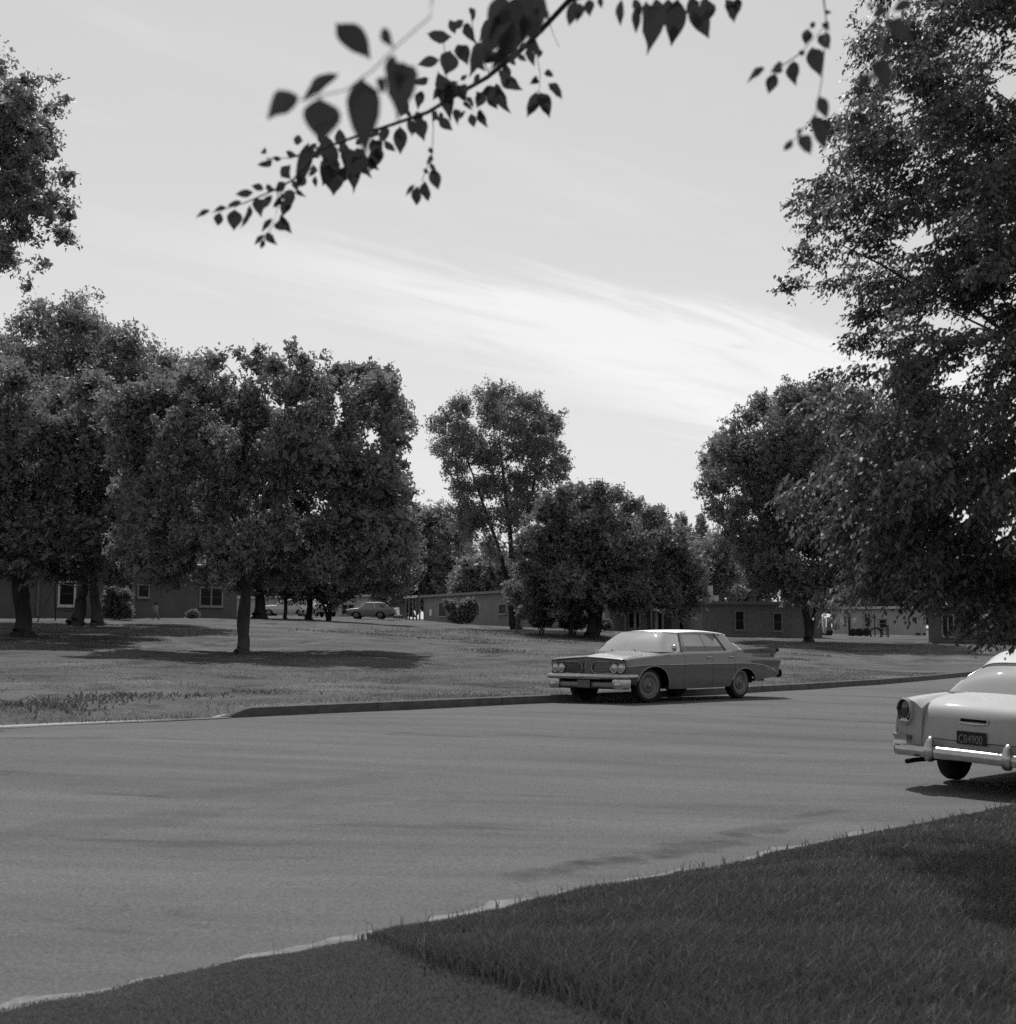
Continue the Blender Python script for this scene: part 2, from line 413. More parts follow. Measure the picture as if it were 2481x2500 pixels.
def stain(s0, p0, ls, lp_, k, prev):
    """one dark or pale patch on the asphalt, torn at its rim"""
    x0, y0 = wp(s0, p0)
    mp = rnt.nodes.new('ShaderNodeMapping'); mp.vector_type = 'TEXTURE'
    mp.inputs['Location'].default_value = (float(x0), float(y0), 0); mp.inputs['Rotation'].default_value = (0, 0, R(47)); mp.inputs['Scale'].default_value = (ls, lp_, 50)
    rnt.links.new(rvec, mp.inputs['Vector'])
    n = rnt.nodes.new('ShaderNodeTexNoise'); n.inputs['Scale'].default_value = 3.2; n.inputs['Detail'].default_value = 6
    rnt.links.new(rvec, n.inputs['Vector'])
    ln = rnt.nodes.new('ShaderNodeVectorMath'); ln.operation = 'LENGTH'; rnt.links.new(mp.outputs[0], ln.inputs[0])
    ad = rnt.nodes.new('ShaderNodeMath'); ad.operation = 'MULTIPLY_ADD'; rnt.links.new(n.outputs['Fac'], ad.inputs[0]); ad.inputs[1].default_value = 2.4; rnt.links.new(ln.outputs['Value'], ad.inputs[2])
    r = rnt.nodes.new('ShaderNodeMapRange'); r.interpolation_type = 'SMOOTHSTEP'
    r.inputs['From Min'].default_value = 1.55; r.inputs['From Max'].default_value = 2.3; r.inputs['To Min'].default_value = k; r.inputs['To Max'].default_value = 1
    rnt.links.new(ad.outputs[0], r.inputs['Value'])
    v = rnt.nodes.new('ShaderNodeVectorMath'); v.operation = 'SCALE'; rnt.links.new(prev, v.inputs[0]); rnt.links.new(r.outputs[0], v.inputs['Scale'])
    return v.outputs[0]
for px_, py_, ls, lp_, k in ((1660, 2052, 1.3, .28, .66), (1480, 2085, .9, .22, .72), (1850, 2010, .9, .22, .72), (2000, 1975, .5, .14, .72), (1330, 2110, .8, .2, .8), (920, 1980, .5, .16, 1.22), (700, 1955, 2.2, .35, .85), (250, 2040, 2.2, .4, .84)):
    g_ = gnd(px_, py_, .08); o_ = stain(s_of(g_[0], g_[1]), float(g_[0] * RN[0] + g_[1] * RN[1]), ls, lp_, k, o_)
rnt.links.new(o_, rb.inputs['Base Color'])
m_dry, dnt, db, dmx, dvec = ground_mat('dry_lawn', [(.28, .036), (.42, .068), (.56, .095), (.72, .135)], .42, 9, .9, .06)
# scattered weed patches in the dry lawn
_n = dnt.nodes.new('ShaderNodeTexNoise'); _n.inputs['Scale'].default_value = .8; _n.inputs['Detail'].default_value = 6; _n.inputs['Roughness'].default_value = .6
_mp = dnt.nodes.new('ShaderNodeMapping'); _mp.inputs['Scale'].default_value = (.8, .45, 1); dnt.links.new(dvec, _mp.inputs[0]); dnt.links.new(_mp.outputs[0], _n.inputs['Vector'])
_r = dnt.nodes.new('ShaderNodeMapRange'); _r.interpolation_type = 'SMOOTHSTEP'
_r.inputs['From Min'].default_value = .55; _r.inputs['From Max'].default_value = .66; _r.inputs['To Min'].default_value = 1; _r.inputs['To Max'].default_value = .52
dnt.links.new(_n.outputs['Fac'], _r.inputs['Value'])
_v = dnt.nodes.new('ShaderNodeVectorMath'); _v.operation = 'SCALE'
dnt.links.new(dmx.outputs[0], _v.inputs[0]); dnt.links.new(_r.outputs[0], _v.inputs['Scale']); dnt.links.new(_v.outputs[0], db.inputs['Base Color'])
m_soil, *_ = ground_mat('lawn_soil', [(.3, .02), (.7, .045)], 2.0, 40, .6)
m_sand, *_ = ground_mat('gutter_sand', [(.3, .12), (.5, .17), (.7, .22)], 6, 50, .5, .01)
m_kerb = mat('kerb_concrete', .085, .9, .2, var=.25, vscale=5, bump=.3, bscale=40)
m_grass = leaf_mat('lush_grass', .078, .026, .5, .3, .55)
m_grass_short = leaf_mat('mown_grass', .12, .04, .5, .3, .45)
m_drygrass = leaf_mat('dry_grass', .09, .02, .6, .2, .45)
m_weed = leaf_mat('weed_leaf', .06, .03, .6, .2, .4)

# ------------------------------------------------------------------ road
def spaced(a, b, n, pw=1.0): return a + (b - a) * np.linspace(0, 1, n) ** pw
S_ = np.concatenate([np.linspace(-160, -20, 15), np.linspace(-18, 40, 60), np.linspace(44, 70, 14), np.linspace(80, 320, 25)])
P_ = np.concatenate([[5.0, 5.6], np.linspace(6.2, 18.9, 52), [19.4]])
SS, PP = np.meshgrid(S_, P_, indexing='ij')
X, Y = wp(SS, PP); Z = road_z(PP.ravel()).reshape(PP.shape) + 0.004 * np.sin(SS * 1.3 + PP * .7) * np.sin(PP * 1.1)
Z[:, :2] -= np.array([.02, .006]); Z[:, -1] -= .1
nb = len(P_)
idx = np.arange(len(S_) * nb).reshape(len(S_), nb)
Fq = np.stack([idx[:-1, :-1], idx[1:, :-1], idx[1:, 1:], idx[:-1, 1:]], -1).reshape(-1, 4)
tag(link_mesh('road', np_mesh('road', np.stack([X, Y, Z], -1).reshape(-1, 3), Fq, True), m_road), kind='structure')

# ------------------------------------------------------------------ far lawn: rises from the kerb to the houses
S2 = np.concatenate([np.linspace(-420, -60, 24), np.linspace(-50, 130, 200), np.linspace(140, 480, 30)])
Q2 = np.concatenate([[0.0, .1, .25, .5, .8], np.linspace(1.1, 60, 130), np.linspace(62, 160, 60), spaced(165, 1500, 24, 2)])
SS, QQ = np.meshgrid(S2, Q2, indexing='ij')
# straight across-road lines would fan out: use the road frame everywhere
X, Y = wp(SS, QQ + P_KERB + 0.155)
Z = far_z(X.ravel(), Y.ravel()).reshape(X.shape)
nb = len(Q2); idx = np.arange(len(S2) * nb).reshape(len(S2), nb)
Fq = np.stack([idx[:-1, :-1], idx[1:, :-1], idx[1:, 1:], idx[:-1, 1:]], -1).reshape(-1, 4)
tag(link_mesh('sloping_lawn_ground', np_mesh('sloping_lawn_ground', np.stack([X, Y, Z], -1).reshape(-1, 3), Fq, True), m_dry), kind='structure')

# ------------------------------------------------------------------ kerb: cast sections with open joints
kerb = empty('kerb', (*wp(14, P_KERB), KZ)); tag(kerb, kind='structure')
kx, ky, kz = kerb.location
s0 = 13.35
while s0 < 64:
    s1 = 16.75 if s0 < 14 else s0 + 3.2
    n = 26 if s0 < 14 else 9
    ring = []
    for i in range(n):
        s = s0 + .009 + (s1 - s0 - .018) * i / (n - 1)
        h = max(float(edge_h(s)), .004)
        prof = [(0.0, -.12), (0.004, h - .03 * min(1, h / .1)), (.012, h - .008), (.03, h + .002), (.145, h + .006), (.153, h - .01), (.155, -.12)]
        row = []
        for q, z in prof:
            x, y = wp(s, P_KERB + q); row.append((x - kx, y - ky, KZ + max(z, -.12) - kz))
        ring.append(row)
    mb = MB(); mb.grid(ring, True)
    mb.f.append(tuple(range(7))); mb.f.append(tuple(range((n - 1) * 7, n * 7))[::-1])
    mb.build('kerb_section', m_kerb, kerb, smooth=35)
    s0 = s1
# thin pale edging where the asphalt meets the bank, left of the kerb
ring = []
for s in np.linspace(-14, 13.6, 120):
    row = []
    wv = .05 + .03 * math.sin(s * 2.1) + .02 * math.sin(s * 5.3)
    for q, z in ((-.02 - wv, .008), (0, .016), (.16, .014)):
        x, y = wp(s, P_KERB + q); row.append((x, y, KZ + z))
    ring.append(row)
m_edge, *_ = ground_mat('worn_edge', [(.3, .07), (.5, .105), (.7, .14)], 3, 40, .5, .01)
tag(MB().grid(ring, True).build('pavement_edge', m_edge, None, smooth=60), kind='structure')

# ------------------------------------------------------------------ near lawn
def near_edge(s): return P_NEAR + .02 * np.sin(s * 1.9 + .5) + .02 * np.sin(s * 4.7) + .018 * np.sin(s * 11.3 + 1)
def near_z(s, p):
    q = near_edge(s) - p
    t = np.clip(q / .25, 0, 1)
    step = np.clip((s - 5.28 - .07 * np.sin(p * 3.3) + (6.12 - p) * .2) / .35, 0, 1)
    return .012 + .03 * t + .05 * step * np.clip(q / 1.6, 0, 1) + .012 * np.sin(s * 2.3 + p * 1.7) * t + .012 * np.sin(s * .9 - p * 2.6) * t
S3 = np.concatenate([np.linspace(-120, -6, 20), np.linspace(-5, 30, 180), np.linspace(32, 300, 40)])
Q3 = np.concatenate([[0, .05, .1, .18, .26, .36], np.linspace(.5, 9, 46), spaced(10, 90, 14, 2)])
SS, QQ = np.meshgrid(S3, Q3, indexing='ij'); PP = near_edge(SS) - QQ
X, Y = wp(SS, PP); Z = near_z(SS, PP); Z[:, 0] = -.01
nb = len(Q3); idx = np.arange(len(S3) * nb).reshape(len(S3), nb)
Fq = np.stack([idx[:-1, :-1], idx[:-1, 1:], idx[1:, 1:], idx[1:, :-1]], -1).reshape(-1, 4)
tag(link_mesh('near_lawn_ground', np_mesh('near_lawn_ground', np.stack([X, Y, Z], -1).reshape(-1, 3), Fq, True), m_soil), kind='structure')
# sandy strip along the lawn edge
ring = []
for s in np.linspace(-8, 26, 240):
    w = (.10 + .04 * min(1, max(0, (s - 4.8) / 1.5)) - .08 * min(1, max(0, (s - 11) / 4))) + .04 * math.sin(s * 1.3) + .05 * math.sin(s * 3.9 + 1) + .04 * math.sin(s * 9.7) + .02 * math.sin(s * 23)
    row = []
    for q, z in ((-.12, .009), (max(.02, w) * .5, .014), (max(.03, w), .0065)):
        x, y = wp(s, near_edge(s) + q); row.append((x, y, z))
    ring.append(row)
tag(MB().grid(ring).build('sandy_gutter', m_sand, None, smooth=60), kind='structure')

# ------------------------------------------------------------------ grass blades
def blades(px, py, pz, h, w, lean, name, material, label, cat):
    n = len(px)
    a = RNG.uniform(0, 2 * np.pi, n); la = RNG.uniform(0, 2 * np.pi, n); ln = lean * RNG.uniform(.2, 1.3, n) * h
    sx, sy = np.cos(a) * w / 2, np.sin(a) * w / 2
    dx, dy = np.cos(la) * ln, np.sin(la) * ln
    V = np.zeros((n, 5, 3))
    V[:, 0] = np.stack([px - sx, py - sy, pz - .01], -1); V[:, 1] = np.stack([px + sx, py + sy, pz - .01], -1)
    mx, my, mz = px + dx * .35, py + dy * .35, pz + h * .62
    V[:, 2] = np.stack([mx + sx * .75, my + sy * .75, mz], -1); V[:, 3] = np.stack([mx - sx * .75, my - sy * .75, mz], -1)
    V[:, 4] = np.stack([px + dx, py + dy, pz + h], -1)
    b = np.arange(n)[:, None] * 5
    tri = np.concatenate([b + [0, 1, 2], b + [0, 2, 3], b + [3, 2, 4]], 1).reshape(-1, 3)
    o = link_mesh(name, np_mesh(name, V.reshape(-1, 3), tri), material)
    return tag(o, label, cat, kind='stuff')
def visible_sp(n, s_lo, s_hi, q_lo, q_hi):
    s = RNG.uniform(s_lo, s_hi, n); q = RNG.uniform(q_lo, q_hi, n); p = near_edge(s) - q
    x, y = wp(s, p)
    k = (y > 5.2) & (np.abs(x) < y * .40 + 1.0)
    return s[k], p[k], q[k], x[k], y[k]
s, p, q, x, y = visible_sp(1000000, -1, 18, -.02, 7.0)
keep = RNG.uniform(0, 1, len(s)) < np.clip(7.5 / y, .25, 1) ** 1.2
s, p, q, x, y = s[keep], p[keep], q[keep], x[keep], y[keep]
lng = (s - 5.28 - .07 * np.sin(p * 3.3) + (6.12 - p) * .2) > RNG.normal(0, .06, len(s))
patch = .75 + .35 * np.sin(s * 2.2 + 1.3 * np.sin(p * 2.4)) * np.sin(p * 2.9 + s * .8) + .15 * np.sin(s * 6.1) * np.sin(p * 5.3)
h = np.where(lng, .075 * patch + .03, .026) * RNG.uniform(.6, 1.25, len(s))
rel_ = s - 5.28 - .07 * np.sin(p * 3.3) + (6.12 - p) * .2
h = h + np.where(lng, .045 * np.exp(-(rel_ / .22) ** 2), 0)
edge_t = np.clip(.28 + q / 1.3, .28, 1); h = h * edge_t + np.where((q < .12) & (RNG.uniform(0, 1, len(s)) < .02) & lng, .06, 0)
z = near_z(s, p)
wd = np.where(lng, .0065, .006) * np.clip(y / 7.5, 1, 1.8)
for k_, nm_, mt_, ln_, lab_ in ((lng, 'long_lawn_grass', m_grass, .75, 'dark longer grass of the right-hand lawn beside the road'), (~lng, 'mown_lawn_grass', m_grass_short, .6, 'lighter mown grass at the bottom left below the seam')):
    blades(x[k_], y[k_], z[k_], h[k_], wd[k_], ln_, nm_, mt_, lab_, 'grass')
n_lawn = len(x)
# dry stalks standing out of the lawn
s, p, q, x, y = visible_sp(2600, 4.5, 16, .05, 6)
blades(x, y, near_z(s, p), RNG.uniform(.08, .15, len(s)), .003, .5, 'dry_stalks', m_drygrass, 'pale dry stalks sticking out of the dark lawn', 'grass')
# short dry grass on the far lawn
n = 110000
s = RNG.uniform(-14, 46, n); q = .16 + 16 * RNG.uniform(0, 1, n) ** 1.5
x, y = wp(s, P_KERB + q); k = (np.abs(x) < y * .4 + 2) & (np.sin(x * .9 + 1.1 * np.sin(y * .6)) * np.sin(y * .8 - .7 * x) > RNG.uniform(-.7, .5, n)); x, y, q = x[k], y[k], q[k]
h = RNG.uniform(.012, .045, len(x)) * (1 + .8 * (np.sin(x * 1.7) * np.sin(y * 1.3) > .3))
blades(x, y, far_z(x, y), h, .008, 1.6, 'dry_lawn_grass', m_drygrass, 'short dry grass of the sloping lawn across the road', 'grass')
# low weeds in dark patches
cx = []
for px, py, n_, sp in [(1120, 1562, 26, 1.3), (1185, 1545, 24, 1.4), (1060, 1540, 22, 1.6), (960, 1552, 24, 1.8), (1000, 1545, 26, 1.5), (900, 1548, 16, 1.3), (780, 1541, 12, 1.2), (1250, 1548, 20, 1.5), (1210, 1590, 22, .8),
                       (1340, 1560, 26, 1.1), (1400, 1553, 20, 1.0), (1360, 1567, 24, 1.0), (1310, 1556, 16, 1), (1180, 1571, 16, .8), (2020, 1583, 16, .7), (1990, 1600, 16, .8), (2080, 1590, 14, .7), (1930, 1610, 14, .6), (1830, 1571, 12, .5),
                       (200, 1712, 16, .5), (110, 1725, 16, .45), (300, 1700, 10, .4), (480, 1700, 6, .35), (640, 1692, 5, .35)]:
    d = 60.0
    for _ in range(12):                       # walk the ray to the lawn
        P = at(px, py, d); zt = float(far_z(P[0], P[1])[0]); d = np.clip(d + (P[2] - zt) * 14, 19, 150)
    a = RNG.normal(0, 1, (n_ * 16, 2)); cx.append(np.array([P[0], P[1]]) + a * np.array([sp, sp * 1.2]))
cx = np.concatenate(cx)
blades(cx[:, 0], cx[:, 1], far_z(cx[:, 0], cx[:, 1]), RNG.uniform(.03, .11, len(cx)), .03, 1.6, 'lawn_weeds', m_weed, 'dark low weeds in patches on the dry lawn', 'weeds')
# ------------------------------------------------------------------ cars
m_paint_dark = mat('dark_car_paint', .105, .46, .5, metal=.8, coat=1.0, var=.05, vscale=6)
m_roof_paint = mat('pale_roof_paint', .8, .5, .3, coat=.05)
m_paint_light = mat('light_car_paint', .35, .6, .25, coat=.12, var=.05, vscale=5)
m_chrome = mat('chrome', .42, .3, .5, metal=1.0, var=.12, vscale=12)
m_dull_chrome = mat('dull_chrome', .34, .3, .5, metal=1.0)
m_tyre = mat('tyre_rubber', .018, .85, .2, bump=.2, bscale=60)
m_hub = mat('wheel_cover', .13, .38, .5, metal=.35)
m_white_wall = mat('whitewall', .15, .8, .2)
m_under = mat('underbody', .012, .95, .1)
m_interior = mat('car_upholstery', .06, .9, .2)
m_lens = mat('lamp_glass', .45, .15, .6, metal=.5)
m_lens_dark = mat('tail_lens', .02, .15, .6, coat=.8)
m_grille = mat('grille_mesh', .05, .5, .5, metal=.4)
m_plate = mat('plate_dark', .016, .6, .3)
m_plate_text = mat('plate_letters', .2, .6, .3)
m_plate_pale = mat('plate_pale', .10, .6, .3, var=.4, vscale=30)
m_glass = glass_mat('window_glass', .5, .10, .012)
m_screen = glass_mat('windscreen_glass', .92, .6, .012)
m_rear_glass = glass_mat('rear_window_glass', .5, .62, .012)

def resample_section(K, per=4):
    """K: (n,m,2) keypoints -> smooth sections with per points a gap"""
    n, m, _ = K.shape; t = np.linspace(0, m - 1, (m - 1) * per + 1)
    return np.stack([pchip(np.arange(m), K[i], t) for i in range(n)])
def make_grid(keys, xs, arches, sill, per=4, kspear=3):
    """keys: {x: [(y,z)..]} sections from the lower edge up and in; returns grid (len(xs), M, 3) of the left half"""
    kx = np.array(sorted(keys)); A = np.array([keys[k] for k in kx], float)
    K = pchip(kx, A.reshape(len(kx), -1), xs).reshape(len(xs), A.shape[1], 2)
    G = resample_section(K, per); js = kspear * per
    out = np.zeros((len(xs), G.shape[1], 3))
    for i, x in enumerate(xs):
        g = G[i].copy(); zl = g[0, 1]
        for cx, zc, a, b, pw in arches:
            u = abs(x - cx) / a
            if u < 1: zl = max(zl, zc + b * (1 - u ** pw) ** (1 / pw))
        z0, z1 = g[0, 1], g[js, 1]
        if zl > z0:
            zo = g[:js + 1, 1].copy(); zn = zl + (zo - z0) * (z1 - zl) / (z1 - z0)
            yy = np.interp(zn, zo, g[:js + 1, 0]); g[:js + 1, 1] = zn; g[:js + 1, 0] = yy
        out[i, :, 0] = x; out[i, :, 1] = g[:, 0]; out[i, :, 2] = g[:, 1]
    return out
def both(mb, G, flip=False):
    G = np.asarray(G); mb.grid(G.tolist(), flip); H = G.copy(); H[..., 1] *= -1; mb.grid(H.tolist(), not flip); return mb
def side_y(G, x, z, js):
    i = int(np.argmin(np.abs(G[:, 0, 0] - x))); g = G[i, :js + 1]
    return float(np.interp(z, g[:, 2], g[:, 1]))
def wheel(parent, x, y, side, r, w, steer=0.0, cover='full', rim_r=.19, wall_r=.265):
    """wheel at the axle end: tyre and rim with cover; side +1 = car's left"""
    we = empty('wheel', (x, y, r)); we.parent = parent
    M = Matrix.Rotation(steer, 4, 'Z') @ Matrix.Rotation(-side * math.pi / 2, 4, 'X')
    hw = w / 2
    prof = [(rim_r - .01, -hw * .8), (rim_r + .03, -hw), (r * .82, -hw), (r * .95, -hw * .86), (r * .99, -hw * .6), (r, 0), (r * .99, hw * .6), (r * .95, hw * .86), (r * .82, hw), (rim_r + .03, hw), (rim_r - .01, hw * .8)]
    MB().lathe(prof, 40, M, cap=False).build('tyre', m_tyre, we, smooth=40)
    MB().lathe([(wall_r, hw * 1.0 + .001), (wall_r * .9, hw + .006), (rim_r + .022, hw + .004), (rim_r + .018, hw * .9)], 36, M, cap=False).build('whitewall', m_white_wall, we, smooth=40)
    MB().lathe([(rim_r + .02, hw * .75), (rim_r + .012, hw * .98), (rim_r - .012, hw * .9), (rim_r - .03, hw * .72), (rim_r * .72, hw * .95), (rim_r * .6, hw * 1.0), (rim_r * .52, hw * .82), (rim_r * .34, hw * .9), (rim_r * .26, hw * 1.12), (rim_r * .1, hw * 1.2), (.001, hw * 1.21)], 36, M).build('rim', m_hub, we, smooth=30)
    MB().lathe([(rim_r, -hw * .7), (.001, -hw * .6)], 20, M, cap=False).build('brake_drum', m_under, we)
    return we
def text_mesh(body, size, mtl, name, parent, M, width=None, extrude=.0015):
    cu = bpy.data.curves.new(name, 'FONT'); cu.body = body; cu.size = size; cu.align_x = 'CENTER'; cu.align_y = 'CENTER'; cu.extrude = extrude; cu.offset = 0.0
    ob = bpy.data.objects.new(name, cu); COL.objects.link(ob)
    dg = bpy.context.evaluated_depsgraph_get(); dg.update()
    me = bpy.data.meshes.new_from_object(ob.evaluated_get(dg)); bpy.data.objects.remove(ob)
    me.materials.clear()
    co = np.zeros(len(me.vertices) * 3); me.vertices.foreach_get('co', co); co = co.reshape(-1, 3)
    if width:
        w = co[:, 0].max() - co[:, 0].min(); co[:, 0] *= width / w
        me.vertices.foreach_set('co', co.ravel())
    me.transform(M); me.update()
    return link_mesh(name, me, mtl, parent)

# ---- the dark four-door hardtop across the road (x forward, y left, origin on the road under the middle)
def big_hardtop(loc, rz):
    car = empty('parked_hardtop', loc, rz, 'dark four-door hardtop with tail fins, pale roof and twin grilles, parked at the far kerb', 'car')
    FA, RA = 1.65, -1.45
    #        lower      k1          k2          spear       channel     shoulder     top edge    inner       centre
    keys = {
        2.46: [(.90, .40), (.955, .46), (.97, .54), (.975, .64), (.975, .71), (.965, .77), (.90, .815), (.55, .845), (0, .875)],
        2.30: [(.93, .34), (.975, .44), (.99, .55), (1.0, .66), (.995, .73), (.975, .80), (.89, .845), (.55, .872), (0, .90)],
        1.65: [(.95, .24), (.985, .38), (1.0, .53), (1.012, .69), (1.0, .77), (.975, .85), (.87, .895), (.55, .915), (0, .945)],
        1.20: [(.955, .22), (.985, .37), (1.0, .53), (1.015, .69), (1.0, .79), (.97, .88), (.87, .925), (.55, .95), (0, .975)],
        .50: [(.955, .21), (.985, .37), (1.0, .53), (1.015, .695), (.995, .80), (.965, .90), (.88, .95), (.84, .952), (.80, .95)],
        -.40: [(.955, .21), (.985, .37), (1.0, .53), (1.015, .695), (.995, .80), (.965, .91), (.88, .96), (.84, .962), (.80, .96)],
        -1.10: [(.955, .23), (.985, .38), (1.0, .53), (1.015, .69), (1.0, .79), (.965, .90), (.90, .97), (.80, .965), (.70, .96)],
        -1.60: [(.955, .27), (.985, .40), (1.0, .53), (1.012, .67), (1.01, .79), (.945, .90), (.955, .99), (.80, .955), (0, .97)],
        -2.30: [(.94, .36), (.975, .43), (.985, .53), (.985, .64), (1.01, .78), (.90, .90), (.985, 1.015), (.70, .92), (0, .90)],
        -2.86: [(.90, .40), (.93, .44), (.95, .52), (.95, .60), (1.0, .76), (.88, .90), (.99, 1.04), (.60, .86), (0, .82)],
    }
    D = [.62, -.34, -1.12]                                # door edges
    g = .0045
    arcs = [(FA - .02, .28, .50, .385, 2.2), (RA - .02, .28, .44, .315, 2.0)]
    base = list(np.linspace(-2.86, 2.46, 100)) + [a[0] + a[2] * c for a in arcs for c in (-.999, -.99, -.96, -.92, .92, .96, .99, .999)]
    for e in D: base += [e - g, e + g]
    hood_x = 1.18; base += [hood_x]
    xs = np.array(sorted(set(np.round(base, 4))))
    G = make_grid(keys, xs, arcs, .22)
    per = 4; JB = 6 * per; JS = JB
    iD = [(int(np.argmin(abs(xs - (e - g)))), int(np.argmin(abs(xs - (e + g))))) for e in D]
    ih = int(np.argmin(abs(xs - hood_x)))
    body = MB()
    a0 = iD[2][0]; b0 = iD[0][1]
    both(body, G[:a0 + 1, :JB + 1]); both(body, G[b0:, :JB + 1])          # rear quarters, front wings
    both(body, G[:a0 + 1, JB:]); both(body, G[a0:b0 + 1, JB:]); both(body, G[b0:ih + 1, JB:])
    # tail closure
    tail = G[0]
    body.add([*map(tuple, tail), *[(p[0], -p[1], p[2]) for p in tail[::-1]]], [tuple(range(2 * len(tail)))[::-1]])
    body.build('body', m_paint_dark, car, smooth=38)
    hood = MB(); both(hood, G[ih:, JB:] + np.array([0, 0, .003]))
    front = G[-1, JB:]                                     # rolled lip of the bonnet
    lip = []
    for dx, dz in ((0, .003), (.035, -.006), (.045, -.022), (.02, -.036)):
        lip.append([(p[0] + dx, p[1], p[2] + dz) for p in front])
    both(hood, np.array(lip)); hood.build('hood', m_paint_dark, car, smooth=50)
    for sgn in (1, -1):
        for k, nm in ((0, 'front_door'), (1, 'rear_door')):
            i0, i1 = iD[k + 1][1], iD[k][0]
            S = G[i0:i1 + 1, :JB + 1].copy(); S[..., 1] *= sgn
            door = MB().grid(S.tolist(), sgn < 0).build(nm, m_paint_dark, car, smooth=38)
            hx = (D[k + 1] + .12); hy = side_y(G, hx, .83, JB) * sgn
            MB().tube([(hx - .09, hy, .835), (hx - .06, hy + .03 * sgn, .838), (hx + .03, hy + .034 * sgn, .838), (hx + .07, hy, .835)], .013, 8).build('handle', m_dull_chrome, door, smooth=40)
    # dark inner shell behind gaps and wheel openings
    inner = MB()
    I = G[:, :JB + 1].copy(); I[..., 1] -= .035
    both(inner, I)
    inner.box((-.0, 0, .45), (4.6, 1.24, .36))
    inner.box((.1, 0, .245), (2.1, 1.84, .05)); inner.box((-2.45, 0, .50), (.7, 1.7, .14)); inner.box((2.25, 0, .44), (.3, 1.7, .2))
    inner.build('underbody', m_under, car)
    # front panel with twin grilles, lamps
    fp = MB()
    fp.grid([[(2.475 - .02 * abs(y), y, .45) for y in np.linspace(-.972, .972, 17)], [(2.47 - .012 * abs(y), y, .80 + .065 * (1 - abs(y))) for y in np.linspace(-.972, .972, 17)]])
    fp.prism([(2.44, -.16, .50), (2.53, -.02, .50), (2.53, .02, .50), (2.44, .16, .50)], (.0, 0, .0) if False else (0.0, 0, .36))
    fp.build('nose_panel', m_paint_dark, car, smooth=30)
    MB().prism([(2.535, -.012, .60), (2.556, 0, .60), (2.535, .012, .60)], (-.02, 0, .26)).build('nose_crease', m_paint_dark, car)
    for sgn in (1, -1):
        pts = []
        for t in np.linspace(0, 1, 15):                    # rounded inner end of the opening
            a = math.pi / 2 + math.pi * t; pts.append((.27 + .15 * math.cos(a) * 1.0, .645 + .118 * math.sin(a)))
        loop = [(y, z) for y, z in pts] + [(.40, .53), (.60, .535), (.80, .55), (.93, .575), (.955, .645), (.93, .725), (.80, .755), (.60, .762), (.40, .763)]
        P3 = [(2.497 - .03 * y, y * sgn, z) for y, z in loop]
        grille = MB(); cxx = (2.474, .58 * sgn, .645)
        grille.add([(p[0] - .018, p[1], p[2]) for p in P3] + [cxx], [((i + 1) % len(P3), i, len(P3)) if sgn > 0 else (i, (i + 1) % len(P3), len(P3)) for i in range(len(P3))])
        go = grille.build('grille', m_grille, car)
        for zb in np.linspace(.56, .73, 7):
            MB().tube([(2.488, .19 * sgn, zb), (2.476, .57 * sgn, zb)], .004, 5).build('grille_bar', m_dull_chrome, go)
        MB().tube(P3 + [P3[0]], .0095, 6, cap=False).build('grille_surround', m_dull_chrome, car, smooth=60)
        for yy in (.855, .685):
            hl = empty('headlight', (2.475 - .03 * yy, yy * sgn, .648)); hl.parent = car
            M = Matrix.Rotation(math.pi / 2, 4, 'Y')
            MB().lathe([(.098, .0), (.102, .028), (.094, .042), (.083, .036), (.079, .02)], 26, M, cap=False).build('bezel', m_chrome, hl, smooth=40)
            MB().lathe([(.083, .02), (.07, .032), (.045, .042), (.001, .046)], 26, M).build('lens', m_lens, hl, smooth=60)
    # bumper: full bar, lower valance and end pods
    ys = np.linspace(-1.0, 1.0, 41); bar = []
    def bx_(y): return 2.615 - .10 * abs(y) ** 2.2
    path = [(2.18, -1.0), (2.3, -1.02), (2.44, -1.015)] + [(bx_(y), y) for y in ys] + [(2.44, 1.015), (2.3, 1.02), (2.18, 1.0)]
    sec = [(-.02, .058), (.018, .052), (.036, .02), (.036, -.012), (.02, -.045), (-.02, -.055)]
    for i, (x, y) in enumerate(path):
        a = path[max(i - 1, 0)]; b = path[min(i + 1, len(path) - 1)]
        tx, ty = b[0] - a[0], b[1] - a[1]; l = math.hypot(tx, ty); nx, ny = ty / l, -tx / l
        k = 1.0 if abs(y) < 1.03 else .7
        bar.append([(x + nx * o * k, y + ny * o * k, .475 + z * (1 - .10 * abs(y) ** 3)) for o, z in sec])
    bp = MB().grid(bar, True).build('front_bumper', m_chrome, car, smooth=50)
    low = []
    for y in np.linspace(-.98, .98, 29):
        x = 2.55 - .09 * abs(y) ** 2.2; low.append([(x - .05, y, .375), (x, y, .37), (x + .022, y, .33), (x + .012, y, .27), (x - .05, y, .235)])
    MB().grid(low, True).build('bumper_valance', mat('valance_metal', .14, .4, .5, metal=.8), bp, smooth=50)  # darkened metal: the road shadow it reflects is put into the colour
    for sgn in (1, -1):
        pod = []
        for z, e in ((.235, .80), (.26, .93), (.33, 1.0), (.40, 1.0), (.425, .96)):
            pod.append([(2.50 + dx * e, sgn * (.86 + dy * e), z) for dx, dy in ((-.10, -.20), (.05, -.17), (.085, -.08), (.075, .05), (.03, .14), (-.10, .175))])
        MB().grid(pod, sgn < 0).build('bumper_pod', m_chrome, bp, smooth=45)
        M = Matrix.Translation((2.575, sgn * .84, .325)) @ Matrix.Rotation(math.pi / 2, 4, 'Y') @ Matrix.Diagonal((.8, 1.5, 1, 1))
